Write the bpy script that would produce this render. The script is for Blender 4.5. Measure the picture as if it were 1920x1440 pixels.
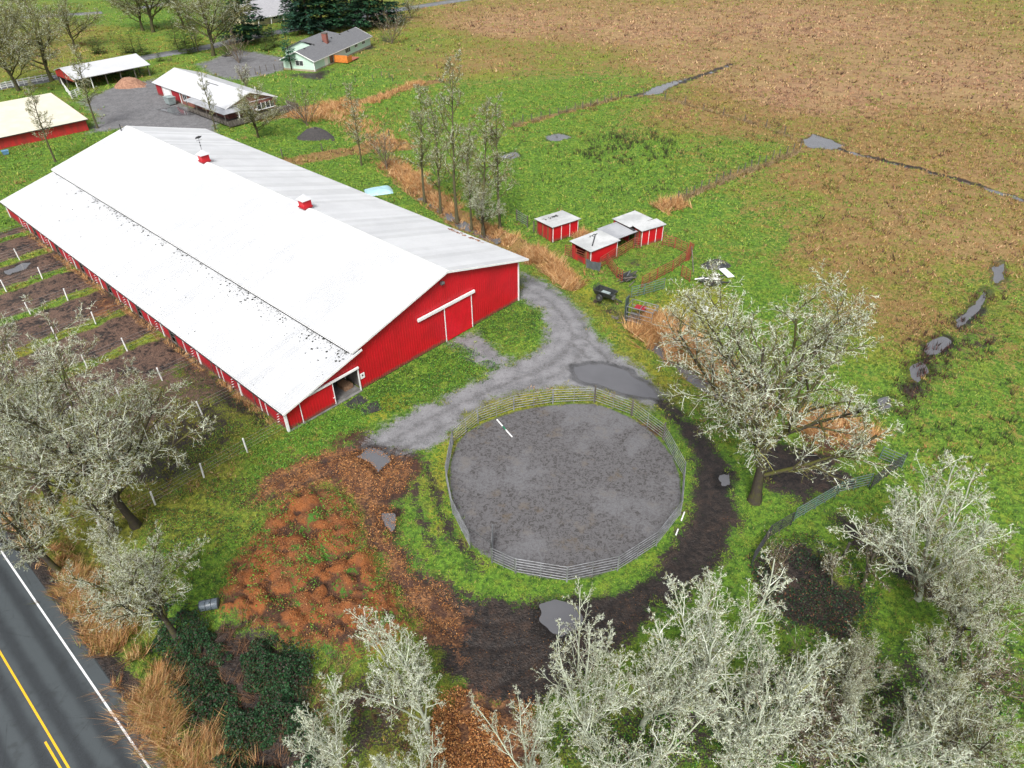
import bpy, math, random
import numpy as np
from mathutils import Vector, Matrix, Quaternion
R = math.radians
for o in list(bpy.data.objects): bpy.data.objects.remove(o)
sc = bpy.context.scene
COL = sc.collection

# ------------------------------------------------------------------ camera
CAM_H = 42.0; FPX = 1320.0; TH = R(37.0); ROLL = R(-0.8)     # focal length in pixels of a 1920 wide frame
_c, _s = math.cos(TH), math.sin(TH)
FW = np.array([0, _c, -_s]); _u0 = np.array([0, _s, _c]); _r0 = np.array([1, 0, 0.])
RT = _r0*math.cos(ROLL)+_u0*math.sin(ROLL); UP = -_r0*math.sin(ROLL)+_u0*math.cos(ROLL)
cam_d = bpy.data.cameras.new('camera'); cam = bpy.data.objects.new('camera', cam_d); COL.objects.link(cam)
cam_d.sensor_fit = 'HORIZONTAL'; cam_d.sensor_width = 36; cam_d.lens = FPX/1920*36; cam_d.clip_start = 1; cam_d.clip_end = 9000
cam.matrix_world = Matrix(((RT[0], UP[0], -FW[0], 0), (RT[1], UP[1], -FW[1], 0), (RT[2], UP[2], -FW[2], CAM_H), (0, 0, 0, 1)))
sc.camera = cam
# ------------------------------------------------------------------ sky, sun, exposure
SUN_EL, SUN_AZ = R(50), R(190)          # azimuth clockwise from +Y: behind the camera, a little to the left
w = bpy.data.worlds.new('World'); sc.world = w; w.use_nodes = True
wn = w.node_tree; wn.nodes.clear()
sky = wn.nodes.new('ShaderNodeTexSky'); sky.sky_type = 'NISHITA'; sky.sun_disc = False
sky.sun_elevation = SUN_EL; sky.sun_rotation = SUN_AZ; sky.dust_density = 4.0; sky.air_density = 1.0; sky.ozone_density = 1.0
hsv = wn.nodes.new('ShaderNodeHueSaturation'); hsv.inputs['Saturation'].default_value = 0.22
bg = wn.nodes.new('ShaderNodeBackground'); bg.inputs['Strength'].default_value = 0.07
wo = wn.nodes.new('ShaderNodeOutputWorld')
wn.links.new(sky.outputs[0], hsv.inputs['Color']); wn.links.new(hsv.outputs[0], bg.inputs['Color']); wn.links.new(bg.outputs[0], wo.inputs['Surface'])
sd = bpy.data.lights.new('sun', 'SUN'); sd.energy = 1.5; sd.angle = R(18); sd.color = (1, 0.97, 0.92)
so = bpy.data.objects.new('sun', sd); COL.objects.link(so)
_sdir = Vector((math.sin(SUN_AZ)*math.cos(SUN_EL), math.cos(SUN_AZ)*math.cos(SUN_EL), math.sin(SUN_EL)))
so.rotation_euler = (-_sdir).to_track_quat('-Z', 'Y').to_euler(); so.location = (0, -40, 90)
sc.view_settings.view_transform = 'Standard'; sc.view_settings.look = 'None'
sc.view_settings.exposure = 1.45; sc.view_settings.gamma = 1.0; sc.view_settings.use_curve_mapping = False
sc.render.resolution_x, sc.render.resolution_y = 1024, 768
sc.cycles.max_bounces = 4; sc.cycles.diffuse_bounces = 2; sc.cycles.glossy_bounces = 2; sc.cycles.caustics_reflective = False; sc.cycles.caustics_refractive = False

# ------------------------------------------------------------------ measuring helpers
def G(x, y, z=0.0):
    """point of the place at height z that the survey photograph shows at (x, y)"""
    d = FW*FPX+(x-960)*RT-(y-720)*UP
    return np.array([0, 0, CAM_H])+d*((z-CAM_H)/d[2])
def GL(pts, z=0.0): return np.array([G(x, y, z)[:2] for x, y in pts])
rng = np.random.default_rng(7); random.seed(7)
def _hash(ix, iy, s):
    h = (ix*374761393+iy*668265263+s*974634541) & 0xffffffff
    h = ((h ^ (h >> 13))*1274126177) & 0xffffffff
    return ((h ^ (h >> 16)) & 0xffff)/65535.0
def vnoise(x, y, s=0):
    ix = np.floor(x).astype(np.int64); iy = np.floor(y).astype(np.int64)
    fx = x-ix; fy = y-iy; fx = fx*fx*(3-2*fx); fy = fy*fy*(3-2*fy)
    a = _hash(ix, iy, s); b = _hash(ix+1, iy, s); c = _hash(ix, iy+1, s); d = _hash(ix+1, iy+1, s)
    return (a*(1-fx)+b*fx)*(1-fy)+(c*(1-fx)+d*fx)*fy
def fbm(x, y, s=0, o=3):
    t = 0; a = .5; n = 0
    for k in range(o):
        t = t+a*vnoise(x*2**k, y*2**k, s+k); n += a; a *= .5
    return t/n

# ------------------------------------------------------------------ material helpers
class NT:
    def __init__(s, name):
        s.m = bpy.data.materials.new(name); s.m.use_nodes = True; s.t = s.m.node_tree; s.t.nodes.clear()
        s.out = s.t.nodes.new('ShaderNodeOutputMaterial'); s.b = s.t.nodes.new('ShaderNodeBsdfPrincipled')
        s.t.links.new(s.b.outputs[0], s.out.inputs['Surface'])
        s.geo = s.t.nodes.new('ShaderNodeNewGeometry'); s.pos = s.geo.outputs['Position']
    def set(s, node, key, v):
        if isinstance(v, bpy.types.NodeSocket): s.t.links.new(v, node.inputs[key])
        else:
            if isinstance(v, (tuple, list)) and len(v) == 3 and node.inputs[key].type == 'RGBA': v = (*v, 1)
            node.inputs[key].default_value = v
    def P(s, **k):
        for a, v in k.items(): s.set(s.b, a.replace('_', ' '), v)
    def noise(s, scale, detail=4, rough=.6, vec=None, dist=0.0):
        n = s.t.nodes.new('ShaderNodeTexNoise'); s.set(n, 'Vector', vec if vec is not None else s.pos)
        s.set(n, 'Scale', scale); s.set(n, 'Detail', detail); s.set(n, 'Roughness', rough); s.set(n, 'Distortion', dist); return n.outputs['Fac']
    def voro(s, scale, vec=None, out='Distance', feature='F1', rnd=1.0):
        n = s.t.nodes.new('ShaderNodeTexVoronoi'); n.feature = feature; s.set(n, 'Vector', vec if vec is not None else s.pos); s.set(n, 'Scale', scale)
        s.set(n, 'Randomness', rnd); return n.outputs[out]
    def math(s, op, a, b=0.0, clamp=False):
        n = s.t.nodes.new('ShaderNodeMath'); n.operation = op; n.use_clamp = clamp; s.set(n, 0, a); s.set(n, 1, b); return n.outputs[0]
    def mr(s, v, a, b, c=0.0, d=1.0, smooth=True):
        n = s.t.nodes.new('ShaderNodeMapRange'); n.interpolation_type = 'SMOOTHSTEP' if smooth else 'LINEAR'
        s.set(n, 0, v); s.set(n, 1, a); s.set(n, 2, b); s.set(n, 3, c); s.set(n, 4, d); return n.outputs[0]
    def mix(s, f, a, b, mode='MIX'):
        n = s.t.nodes.new('ShaderNodeMix'); n.data_type = 'RGBA'; n.blend_type = mode
        for i, v in ((0, f), (6, a), (7, b)):
            if isinstance(v, bpy.types.NodeSocket): s.t.links.new(v, n.inputs[i])
            else: n.inputs[i].default_value = (*v, 1) if isinstance(v, (tuple, list)) else v
        return n.outputs[2]
    def mixf(s, f, a, b): return s.math('ADD', s.math('MULTIPLY', a, s.math('SUBTRACT', 1.0, f)), s.math('MULTIPLY', b, f)) if True else None
    def attr(s, name):
        n = s.t.nodes.new('ShaderNodeAttribute'); n.attribute_name = name
        sp = s.t.nodes.new('ShaderNodeSeparateColor'); s.t.links.new(n.outputs['Color'], sp.inputs[0])
        return sp.outputs[0], sp.outputs[1], sp.outputs[2], n.outputs['Alpha'], n.outputs['Color']
    def bump(s, h, strength=.5, dist=.05):
        n = s.t.nodes.new('ShaderNodeBump'); s.set(n, 'Height', h); s.set(n, 'Strength', strength); s.set(n, 'Distance', dist)
        s.t.links.new(n.outputs[0], s.b.inputs['Normal'])
    def mapv(s, vec=None, scale=(1, 1, 1), rot=(0, 0, 0)):
        n = s.t.nodes.new('ShaderNodeMapping'); s.set(n, 'Vector', vec if vec is not None else s.pos); s.set(n, 'Scale', scale); s.set(n, 'Rotation', rot); return n.outputs[0]
    def hs(s, c, h=0.5, sat=1.0, val=1.0):
        n = s.t.nodes.new('ShaderNodeHueSaturation'); s.set(n, 'Hue', h); s.set(n, 'Saturation', sat); s.set(n, 'Value', val); s.set(n, 'Color', c); return n.outputs[0]
def pm(name, c1, c2=None, scale=3.0, rough=.6, bump=0.0, bscale=15., metallic=0., lo=.35, hi=.65, stretch=(1, 1, 1), spec=.5, fine=.12):
    """plain procedural material: two own colours mixed by noise, fine grain, relief"""
    t = NT(name); vec = t.mapv(scale=stretch)
    c2 = c2 or tuple(x*.72 for x in c1)
    base = t.mix(t.mr(t.noise(scale, 5, .65, vec), lo, hi), c1, c2)
    g = t.mr(t.noise(scale*9, 3, .7, vec), .25, .75, 1-fine, 1+fine, False)
    base = t.hs(base, val=g)
    t.P(Base_Color=base, Roughness=t.mr(t.noise(scale*2.3, 3), .3, .7, max(rough-.1, .03), min(rough+.1, 1), False), Metallic=metallic)
    t.b.inputs['Specular IOR Level'].default_value = spec
    if bump: t.bump(t.noise(bscale, 4, .65), bump, .03)
    return t.m
M = {}

# ------------------------------------------------------------------ object helpers
def meta(o, label=None, cat=None, group=None, kind=None):
    if label: o['label'] = label
    if cat: o['category'] = cat
    if group: o['group'] = group
    if kind: o['kind'] = kind
    return o
def thing(name, label, cat, loc=(0, 0, 0), rz=0.0, group=None):
    o = bpy.data.objects.new(name, None); COL.objects.link(o); o.empty_display_size = .3
    o.location = tuple(float(x) for x in loc); o.rotation_euler = (0, 0, rz); return meta(o, label, cat, group)
def link(name, me, parent=None):
    o = bpy.data.objects.new(name, me); COL.objects.link(o)
    if parent is not None: o.parent = parent
    return o
def mesh_np(name, V, F, mat=None, smooth=False, cols=None, colname='Col', extra=None):
    """V (n,3), F: list of (m,k) int arrays with equal k each, or python lists"""
    me = bpy.data.meshes.new(name); V = np.asarray(V, np.float32)
    if isinstance(F, np.ndarray): F = [F]
    if len(F) and not isinstance(F[0], np.ndarray):
        me.from_pydata([tuple(map(float, v)) for v in V], [], [tuple(int(i) for i in f) for f in F])
    else:
        F = [f for f in F if len(f)]
        me.vertices.add(len(V)); me.vertices.foreach_set('co', V.ravel())
        nl = sum(f.size for f in F); npol = sum(len(f) for f in F)
        me.loops.add(nl); me.loops.foreach_set('vertex_index', np.concatenate([f.ravel() for f in F]).astype(np.int32))
        tot = np.concatenate([np.full(len(f), f.shape[1]) for f in F]); st = np.concatenate([[0], np.cumsum(tot)[:-1]])
        me.polygons.add(npol); me.polygons.foreach_set('loop_start', st.astype(np.int32)); me.polygons.foreach_set('loop_total', tot.astype(np.int32))
        me.update(calc_edges=True)
    for nm, c in ([(colname, cols)] if cols is not None else [])+(extra or []):
        a = me.color_attributes.new(nm, 'FLOAT_COLOR', 'POINT'); c = np.asarray(c, np.float32)
        if c.shape[1] == 3: c = np.c_[c, np.ones(len(c), np.float32)]
        a.data.foreach_set('color', c.ravel())
    if smooth: me.polygons.foreach_set('use_smooth', np.ones(len(me.polygons), bool))
    if mat: me.materials.append(mat)
    me.update(); return me
def mobj(name, V, F, mat, parent=None, smooth=False, **k): return link(name, mesh_np(name, V, F, mat, smooth, **k), parent)
_cache = {}
def ubox(mat):
    if ('b', mat.name) not in _cache:
        V = [(x, y, z) for z in (-.5, .5) for y in (-.5, .5) for x in (-.5, .5)]
        _cache[('b', mat.name)] = mesh_np('block', V, [(0, 2, 3, 1), (4, 5, 7, 6), (0, 1, 5, 4), (2, 6, 7, 3), (0, 4, 6, 2), (1, 3, 7, 5)], mat)
    return _cache[('b', mat.name)]
def ucyl(mat, n=8):
    k = ('c', mat.name, n)
    if k not in _cache:
        a = np.arange(n)*2*math.pi/n; V = [(math.cos(t), math.sin(t), z) for z in (0, 1) for t in a]
        F = [(i, (i+1) % n, n+(i+1) % n, n+i) for i in range(n)]+[tuple(range(n-1, -1, -1)), tuple(range(n, 2*n))]
        me = mesh_np('rod', V, F, mat); me.polygons.foreach_set('use_smooth', [True]*n+[False]*2); _cache[k] = me
    return _cache[k]
def box(name, parent, mat, c, s, rz=0.0, rot=None):
    o = link(name, ubox(mat), parent); o.location = tuple(map(float, c)); o.scale = tuple(map(float, s)); o.rotation_euler = rot or (0, 0, rz); return o
def rod(name, parent, mat, p, q, r, n=8):
    p = Vector([float(x) for x in p]); q = Vector([float(x) for x in q]); d = q-p
    o = link(name, ucyl(mat, n), parent); o.location = p; o.rotation_mode = 'QUATERNION'
    o.rotation_quaternion = d.to_track_quat('Z', 'Y'); o.scale = (r, r, d.length); return o
def beam(name, parent, mat, p, q, wd, ht):
    p = Vector([float(x) for x in p]); q = Vector([float(x) for x in q]); d = q-p
    o = link(name, ubox(mat), parent); o.location = (p+q)/2; o.rotation_mode = 'QUATERNION'
    o.rotation_quaternion = d.to_track_quat('X', 'Z'); o.scale = (d.length, wd, ht); return o
def slab(name, parent, mat, quad, t=.05):
    """thick plate: four corner points (top face, counter-clockwise from above)"""
    q = [Vector([float(x) for x in p]) for p in quad]; n = (q[1]-q[0]).cross(q[2]-q[0]).normalized()
    V = q+[p-n*t for p in q]; k = len(q)
    F = [tuple(range(k)), tuple(range(2*k-1, k-1, -1))]+[(i, k+i, k+(i+1) % k, (i+1) % k) for i in range(k)]
    return mobj(name, V, F, mat, parent)
def join_boxes(name, parent, mat, lst):
    V = []; F = []
    for c, s in lst:
        b = len(V); V += [(c[0]+x*s[0]/2, c[1]+y*s[1]/2, c[2]+z*s[2]/2) for z in (-1, 1) for y in (-1, 1) for x in (-1, 1)]
        F += [tuple(b+i for i in f) for f in [(0, 2, 3, 1), (4, 5, 7, 6), (0, 1, 5, 4), (2, 6, 7, 3), (0, 4, 6, 2), (1, 3, 7, 5)]]
    return mobj(name, V, F, mat, parent)
def copy_tree(o, parent=None):
    c = o.copy(); COL.objects.link(c); c.parent = parent
    for ch in o.children: copy_tree(ch, c)
    return c

# ------------------------------------------------------------------ ground cover survey (what grows or lies where)
C0 = G(547, 805)[:2]; _u = G(972, 563)[:2]-C0; BW = float(np.linalg.norm(_u)); BU = _u/BW; BV = np.array([-BU[1], BU[0]]); BANG = math.atan2(BU[1], BU[0])
BLEN = 72.3
def bl(u, v): return C0+BU*u+BV*v                       # barn coordinates to place coordinates
PENJ = [(882, 1029), (862, 1000), (849, 964), (840, 932), (837, 902), (840, 866), (850, 832), (872, 808), (897, 794), (931, 780), (964, 769), (1000, 761), (1037, 757), (1075, 754), (1114.5, 754), (1150, 765), (1184, 780), (1215, 800), (1243, 825), (1268, 858), (1281, 895), (1284, 934), (1275, 967), (1255, 996), (1230, 1025), (1200, 1050), (1157, 1072), (1111, 1089), (1062, 1092), (1012, 1090), (966, 1076), (922, 1056)]
PJ = GL(PENJ)
ROAD_A, ROAD_B = G(0, 1030)[:2], G(280, 1440)[:2]; RD = (ROAD_B-ROAD_A)/np.linalg.norm(ROAD_B-ROAD_A); RN = np.array([RD[1], -RD[0]])   # RN towards the far lane
if np.dot(RN, G(46, 1300)[:2]-ROAD_A) < 0: RN = -RN
LANE = float(np.dot(RN, G(46, 1300)[:2]-ROAD_A))
FARROAD = GL([(-260, 215), (0, 163), (82, 150), (180, 128), (277, 107), (390, 88), (470, 70), (560, 53), (655, 35), (755, 17), (890, -4), (1060, -30), (1300, -62)])
FARROAD2 = GL([(-200, 45), (0, 36), (135, 27), (217, 21), (330, 4), (420, -12)])
POLY = {
 'gravel': [[(978, 513), (1010, 522), (1050, 545), (1080, 572), (1105, 603), (1118, 632), (1150, 655), (1195, 690), (1250, 738), (1215, 765), (1180, 748), (1120, 732), (1060, 728), (1000, 732), (930, 750), (880, 780), (845, 815), (815, 838), (770, 850), (720, 850), (690, 835), (715, 800), (760, 775), (830, 748), (890, 715), (950, 682), (1000, 660), (1022, 635), (1026, 605), (1015, 580), (990, 566), (972, 562)],
            [(882, 622), (838, 642), (870, 662), (905, 684), (930, 694), (962, 678), (925, 650), (900, 632)],
            [(150, 190), (215, 163), (290, 148), (318, 185), (410, 222), (400, 250), (300, 262), (225, 240), (170, 250), (185, 215)],
            [(370, 120), (400, 112), (440, 92), (480, 98), (530, 108), (542, 128), (500, 140), (440, 150), (400, 140)],
            [(655, 45), (665, 20), (690, 20), (690, 48)]],
 'mud': [[(1205, 745), (1250, 745), (1320, 815), (1372, 890), (1386, 960), (1375, 1015), (1345, 1070), (1290, 1115), (1210, 1165), (1130, 1240), (1060, 1310), (980, 1335), (890, 1310), (830, 1250), (790, 1180), (750, 1120), (715, 1040), (700, 980), (690, 930), (640, 890), (560, 920), (480, 950), (465, 935), (500, 888), (590, 855), (690, 818), (780, 845), (805, 868), (775, 905), (750, 945), (742, 1000), (780, 1062), (840, 1104), (910, 1124), (1000, 1128), (1100, 1120), (1170, 1108), (1222, 1078), (1266, 1022), (1294, 960), (1304, 900), (1294, 840), (1258, 790)],
         [(1400, 1045), (1500, 1010), (1560, 1060), (1620, 1120), (1600, 1200), (1500, 1180), (1430, 1130)],
         [(1540, 960), (1600, 975), (1720, 1060), (1800, 1130), (1780, 1150), (1680, 1080)],
         [(1430, 830), (1530, 830), (1600, 900), (1500, 940), (1420, 900)],
         [(1735, 645), (1775, 625), (1800, 640), (1760, 680), (1720, 700)], [(1800, 600), (1830, 570), (1850, 580), (1835, 605), (1810, 615)], [(1690, 720), (1730, 705), (1735, 735), (1700, 760)], [(1830, 645), (1860, 630), (1850, 660)],
         [(340, 1210), (440, 1172), (530, 1205), (580, 1245), (575, 1330), (620, 1480), (420, 1480), (350, 1340)],
         [(540, 140), (600, 150), (625, 128), (590, 136)], [(660, 97), (705, 90), (695, 82)], [(712, 62), (735, 78), (722, 80)],
         [(330, 640), (420, 720), (500, 790), (480, 800), (400, 745), (320, 670)]],
 'chips': [[(455, 955), (500, 885), (590, 850), (690, 830), (760, 848), (790, 868), (745, 930), (735, 1000), (762, 1062), (830, 1112), (885, 1150), (870, 1230), (800, 1200), (740, 1120), (690, 1020), (665, 940), (620, 905), (540, 930)],
           [(820, 1320), (860, 1290), (930, 1300), (990, 1330), (1010, 1400), (1000, 1460), (800, 1460), (810, 1380)], [(1490, 800), (1560, 770), (1640, 820), (1640, 850), (1540, 850)],
           [(1140, 780), (1240, 800), (1250, 820), (1150, 800)], [(195, 555), (228, 570), (205, 590), (170, 600), (180, 570)]],
 'compost': [[(415, 1110), (440, 1050), (490, 1000), (515, 945), (575, 912), (640, 925), (678, 980), (700, 1050), (735, 1110), (765, 1165), (730, 1210), (640, 1230), (560, 1205), (470, 1185), (420, 1150)],
             [(615, 835), (640, 815), (665, 800), (690, 815), (670, 830), (635, 842)]],
 'moss': [[(1040, 500), (1090, 520), (1150, 600), (1240, 700), (1290, 740), (1240, 720), (1180, 660), (1120, 590)], [(230, 600), (260, 590), (250, 640), (200, 640)], [(230, 760), (350, 740), (430, 800), (330, 860), (250, 820)],
          [(690, 770), (760, 740), (770, 760), (710, 790)], [(1230, 560), (1360, 520), (1380, 600), (1280, 640)], [(0, 640), (60, 640), (40, 700), (0, 700)], [(845, 790), (905, 745), (1000, 728), (1110, 735), (1000, 752), (900, 790), (850, 850), (835, 950), (880, 1030), (800, 990), (800, 880)]],
}
LINE = {   # polyline, half width
 'mud': [([(800, 872), (815, 930), (842, 1000), (892, 1062)], .3), ([(775, 905), (782, 960), (812, 1030)], .25)],
 'dryl': [([(725, 305), (780, 350), (860, 410), (950, 452), (1010, 485)], 2.0), ([(1000, 470), (1060, 520)], 1.6), ([(1215, 600), (1260, 640), (1330, 690), (1420, 760)], 2.0),
          ([(640, 195), (700, 185), (760, 165), (830, 150)], 1.5), ([(500, 220), (580, 205), (640, 200)], 3.0), ([(960, 240), (1080, 205), (1180, 180)], .6), ([(1250, 385), (1340, 345), (1500, 283)], .6), ([(500, 310), (620, 290), (720, 265), (760, 275)], 2.2), ([(70, 455), (180, 540), (340, 660), (520, 790)], .3)],
}
STREAMS = [([(1180, 182), (1225, 172), (1290, 150), (1370, 120)], .7), ([(1505, 268), (1560, 275), (1620, 290), (1740, 320), (1830, 345), (1960, 385)], .6)]
DITCH = [(640, 262), (720, 305), (790, 365), (870, 418), (960, 458), (1040, 510), (1130, 566), (1200, 612), (1250, 665), (1320, 715), (1400, 770), (1500, 830)]
CTRL = np.array([  # x, y, dryness, lushness
 (350, 930, .38, .35), (240, 880, .4, .3), (430, 930, .2, .6), (400, 860, .35, .25), (1550, 500, .6, .5), (1700, 400, .66, .4), (1450, 380, .46, .7), (1880, 560, .4, .6), (1800, 740, .22, .7), (650, 1300, .3, .5),
 (1500, 50, .84, .2), (1200, 60, .82, .2), (950, 50, .85, .25), (800, 75, .4, .6), (1800, 150, .76, .2), (1500, 180, .88, .2), (1300, 120, .7, .3), (1050, 110, .5, .6), (900, 120, .6, .5), (1130, 175, .3, .8), (1320, 215, .7, .5),
 (1050, 190, .15, .9), (1200, 300, .08, 1), (1400, 300, .32, .8), (1100, 350, .0, 1), (1300, 390, .1, .95), (1500, 330, .72, .65), (1650, 300, .72, .5), (1850, 320, .74, .45), (1600, 450, .68, .5), (1800, 450, .68, .4), (1400, 450, .34, .8),
 (1350, 520, .02, 1), (1850, 650, .38, .75), (1850, 800, .3, .8), (1700, 600, .66, .5), (1600, 1000, .05, .9), (1800, 1000, .12, .8), (1500, 900, .2, .8), (1450, 1050, .0, 1), (1700, 1250, .05, .8), (1900, 1200, .1, .8), (650, 200, .12, .9), (560, 180, .05, .9),
 (540, 290, .0, 1), (700, 250, .3, .8), (800, 220, .12, .9), (300, 60, .12, .6), (160, 60, .42, .4), (280, 40, .0, .9), (60, 100, .45, .4), (100, 320, .05, .9), (420, 120, .2, .7), (750, 680, .05, .9), (600, 800, .0, 1), (300, 850, .25, .3), (430, 800, .2, .35), (500, 830, .05, .8),
 (1140, 640, .2, .7), (1050, 500, .2, .7), (940, 600, .05, .8), (380, 1090, .0, 1), (980, 1090, .05, .9), (1250, 1060, .05, 1), (200, 1150, .55, .35), (150, 950, .4, .35), (330, 1050, .2, .6), (850, 900, .1, .6), (770, 980, .02, 1), (1300, 900, .0, 1), (1100, 730, .25, .3), (60, 560, .1, .6), (1300, 1300, .2, .6), (700, 1400, .3, .4)], float)
CTW = GL(CTRL[:, :2])
PW = {k: [GL(p) for p in v] for k, v in POLY.items()}
LW = {k: [(GL(p), hw) for p, hw in v] for k, v in LINE.items()}
STW = [(GL(p), hw) for p, hw in STREAMS]; DITCHW = GL(DITCH)
PW_LITE = [GL(p) for p in ([(1880, 470), (1900, 500), (1890, 580), (1860, 650), (1800, 700), (1740, 790), (1660, 800), (1680, 720), (1760, 640), (1830, 560)], [(230, 640), (330, 640), (470, 760), (500, 800), (430, 870), (300, 960), (180, 900), (200, 760)],
    [(1080, 540), (1150, 540), (1230, 600), (1260, 660), (1180, 640), (1110, 590)], [(1000, 1320), (1500, 1180), (1920, 1180), (1960, 1500), (980, 1500)], [(690, 770), (770, 735), (930, 690), (900, 720), (780, 780)], [(1130, 480), (1200, 470), (1240, 500), (1180, 520)], [(560, 1240), (760, 1200), (840, 1300), (800, 1480), (600, 1480)], [(1290, 820), (1420, 1000), (1380, 1080), (1290, 1100)])]
def smooth_line_(pl, n=6):
    t_ = np.linspace(0, len(pl)-1, (len(pl)-1)*n+1); k_ = np.arange(len(pl)); P_ = np.c_[np.interp(t_, k_, pl[:, 0]), np.interp(t_, k_, pl[:, 1])]
    for _ in range(6): P_[1:-1] = (P_[:-2]+2*P_[1:-1]+P_[2:])/4
    return P_
def seg_d(X, a, b):
    ab = b-a; t = np.clip(((X-a)@ab)/max(ab@ab, 1e-9), 0, 1); return np.hypot(*(X-a-t[:, None]*ab).T)
def line_d(X, pl):
    d = np.full(len(X), 1e9)
    for a, b in zip(pl[:-1], pl[1:]): d = np.minimum(d, seg_d(X, a, b))
    return d
def poly_sd(X, P):
    out = np.full(len(X), -6.0); lo = P.min(0)-6; hi = P.max(0)+6
    k = np.where(((X >= lo) & (X <= hi)).all(1))[0]
    if not len(k): return out
    Y = X[k]; d = np.full(len(Y), 1e9); ins = np.zeros(len(Y), bool)
    for a, b in zip(P, np.roll(P, -1, 0)):
        d = np.minimum(d, seg_d(Y, a, b))
        if a[1] != b[1]:
            c = ((a[1] > Y[:, 1]) != (b[1] > Y[:, 1])) & (Y[:, 0] < (b[0]-a[0])*(Y[:, 1]-a[1])/(b[1]-a[1])+a[0]); ins ^= c
    out[k] = np.where(ins, d, -d); return out
PUDDLES = [  # outline, depth, name label
 ([(1075, 688), (1130, 682), (1175, 695), (1225, 728), (1235, 748), (1190, 742), (1120, 722), (1085, 712)], 'wide shallow puddle on the gravel beyond the round pen'),
 ([(665, 858), (690, 838), (720, 846), (735, 862), (708, 885), (690, 868)], 'grey puddle at the end of the gravel drive'),
 ([(1005, 1132), (1040, 1122), (1090, 1138), (1088, 1170), (1060, 1195), (1040, 1190), (1010, 1168)], 'heart shaped puddle below the round pen'),
 ([(715, 960), (738, 962), (745, 985), (730, 1005), (718, 985)], 'small dark puddle in the wheel tracks'),
 ([(10, 508), (40, 494), (62, 492), (45, 505), (15, 515)], 'thin puddle in the far muddy paddock'),
 ([(1022, 256), (1048, 250), (1070, 256), (1050, 264), (1028, 263)], 'pale pool in the fenced green pasture'),
 ([(938, 293), (965, 283), (975, 292), (955, 300)], 'pale pool beside the tall bare trees'),
 ([(1205, 178), (1228, 164), (1265, 152), (1290, 146), (1262, 160), (1235, 176)], 'pale pool at the corner of the marsh fences'),
 ([(1508, 262), (1528, 252), (1556, 262), (1582, 272), (1560, 280), (1515, 276)], 'bright pool at the far fence corner'),
 ([(1350, 890), (1368, 888), (1372, 910), (1352, 912)], 'small puddle on the dark track near the oak'),
 ([(1735, 640), (1770, 630), (1790, 640), (1760, 662), (1735, 668)], 'pool in the trampled stream on the right'),
 ([(1790, 600), (1812, 585), (1850, 540), (1858, 548), (1830, 590), (1800, 618)], 'narrow run of water in the trampled stream'),
 ([(1700, 690), (1730, 676), (1745, 690), (1712, 722)], 'pool at the lower end of the trampled stream'), ([(1862, 500), (1880, 488), (1884, 520), (1866, 532)], 'pool at the upper end of the trampled stream'), ([(1640, 750), (1668, 740), (1672, 760), (1650, 772)], 'small pool behind the big oak crown'),
 ([(335, 215), (300, 205), (330, 200), (360, 215)], 'pale puddle on the yard beside the stable'),
 ([(85, 788), (110, 775), (115, 795), (95, 810)], 'puddle under the lichened oak in the paddock'),
]
PUDW = [GL(p) for p, _ in PUDDLES]
TRK = [(smooth_line_(GL(p)), w_) for p, w_ in (([(985, 530), (1040, 558), (1078, 600), (1092, 640), (1050, 690), (960, 725), (880, 760), (800, 800), (740, 838), (660, 862), (560, 895), (480, 935)], .85), ([(1085, 640), (1130, 680), (1200, 740), (1290, 830), (1340, 910), (1345, 980), (1310, 1050), (1240, 1100), (1130, 1165), (1010, 1270), (940, 1310)], .85), ([(740, 838), (730, 900), (700, 960), (735, 1050), (800, 1130), (900, 1200), (1000, 1180)], .9), ([(760, 850), (742, 930), (712, 985)], .8), ([(800, 872), (815, 930), (842, 1000), (892, 1062)], .0))]
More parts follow.
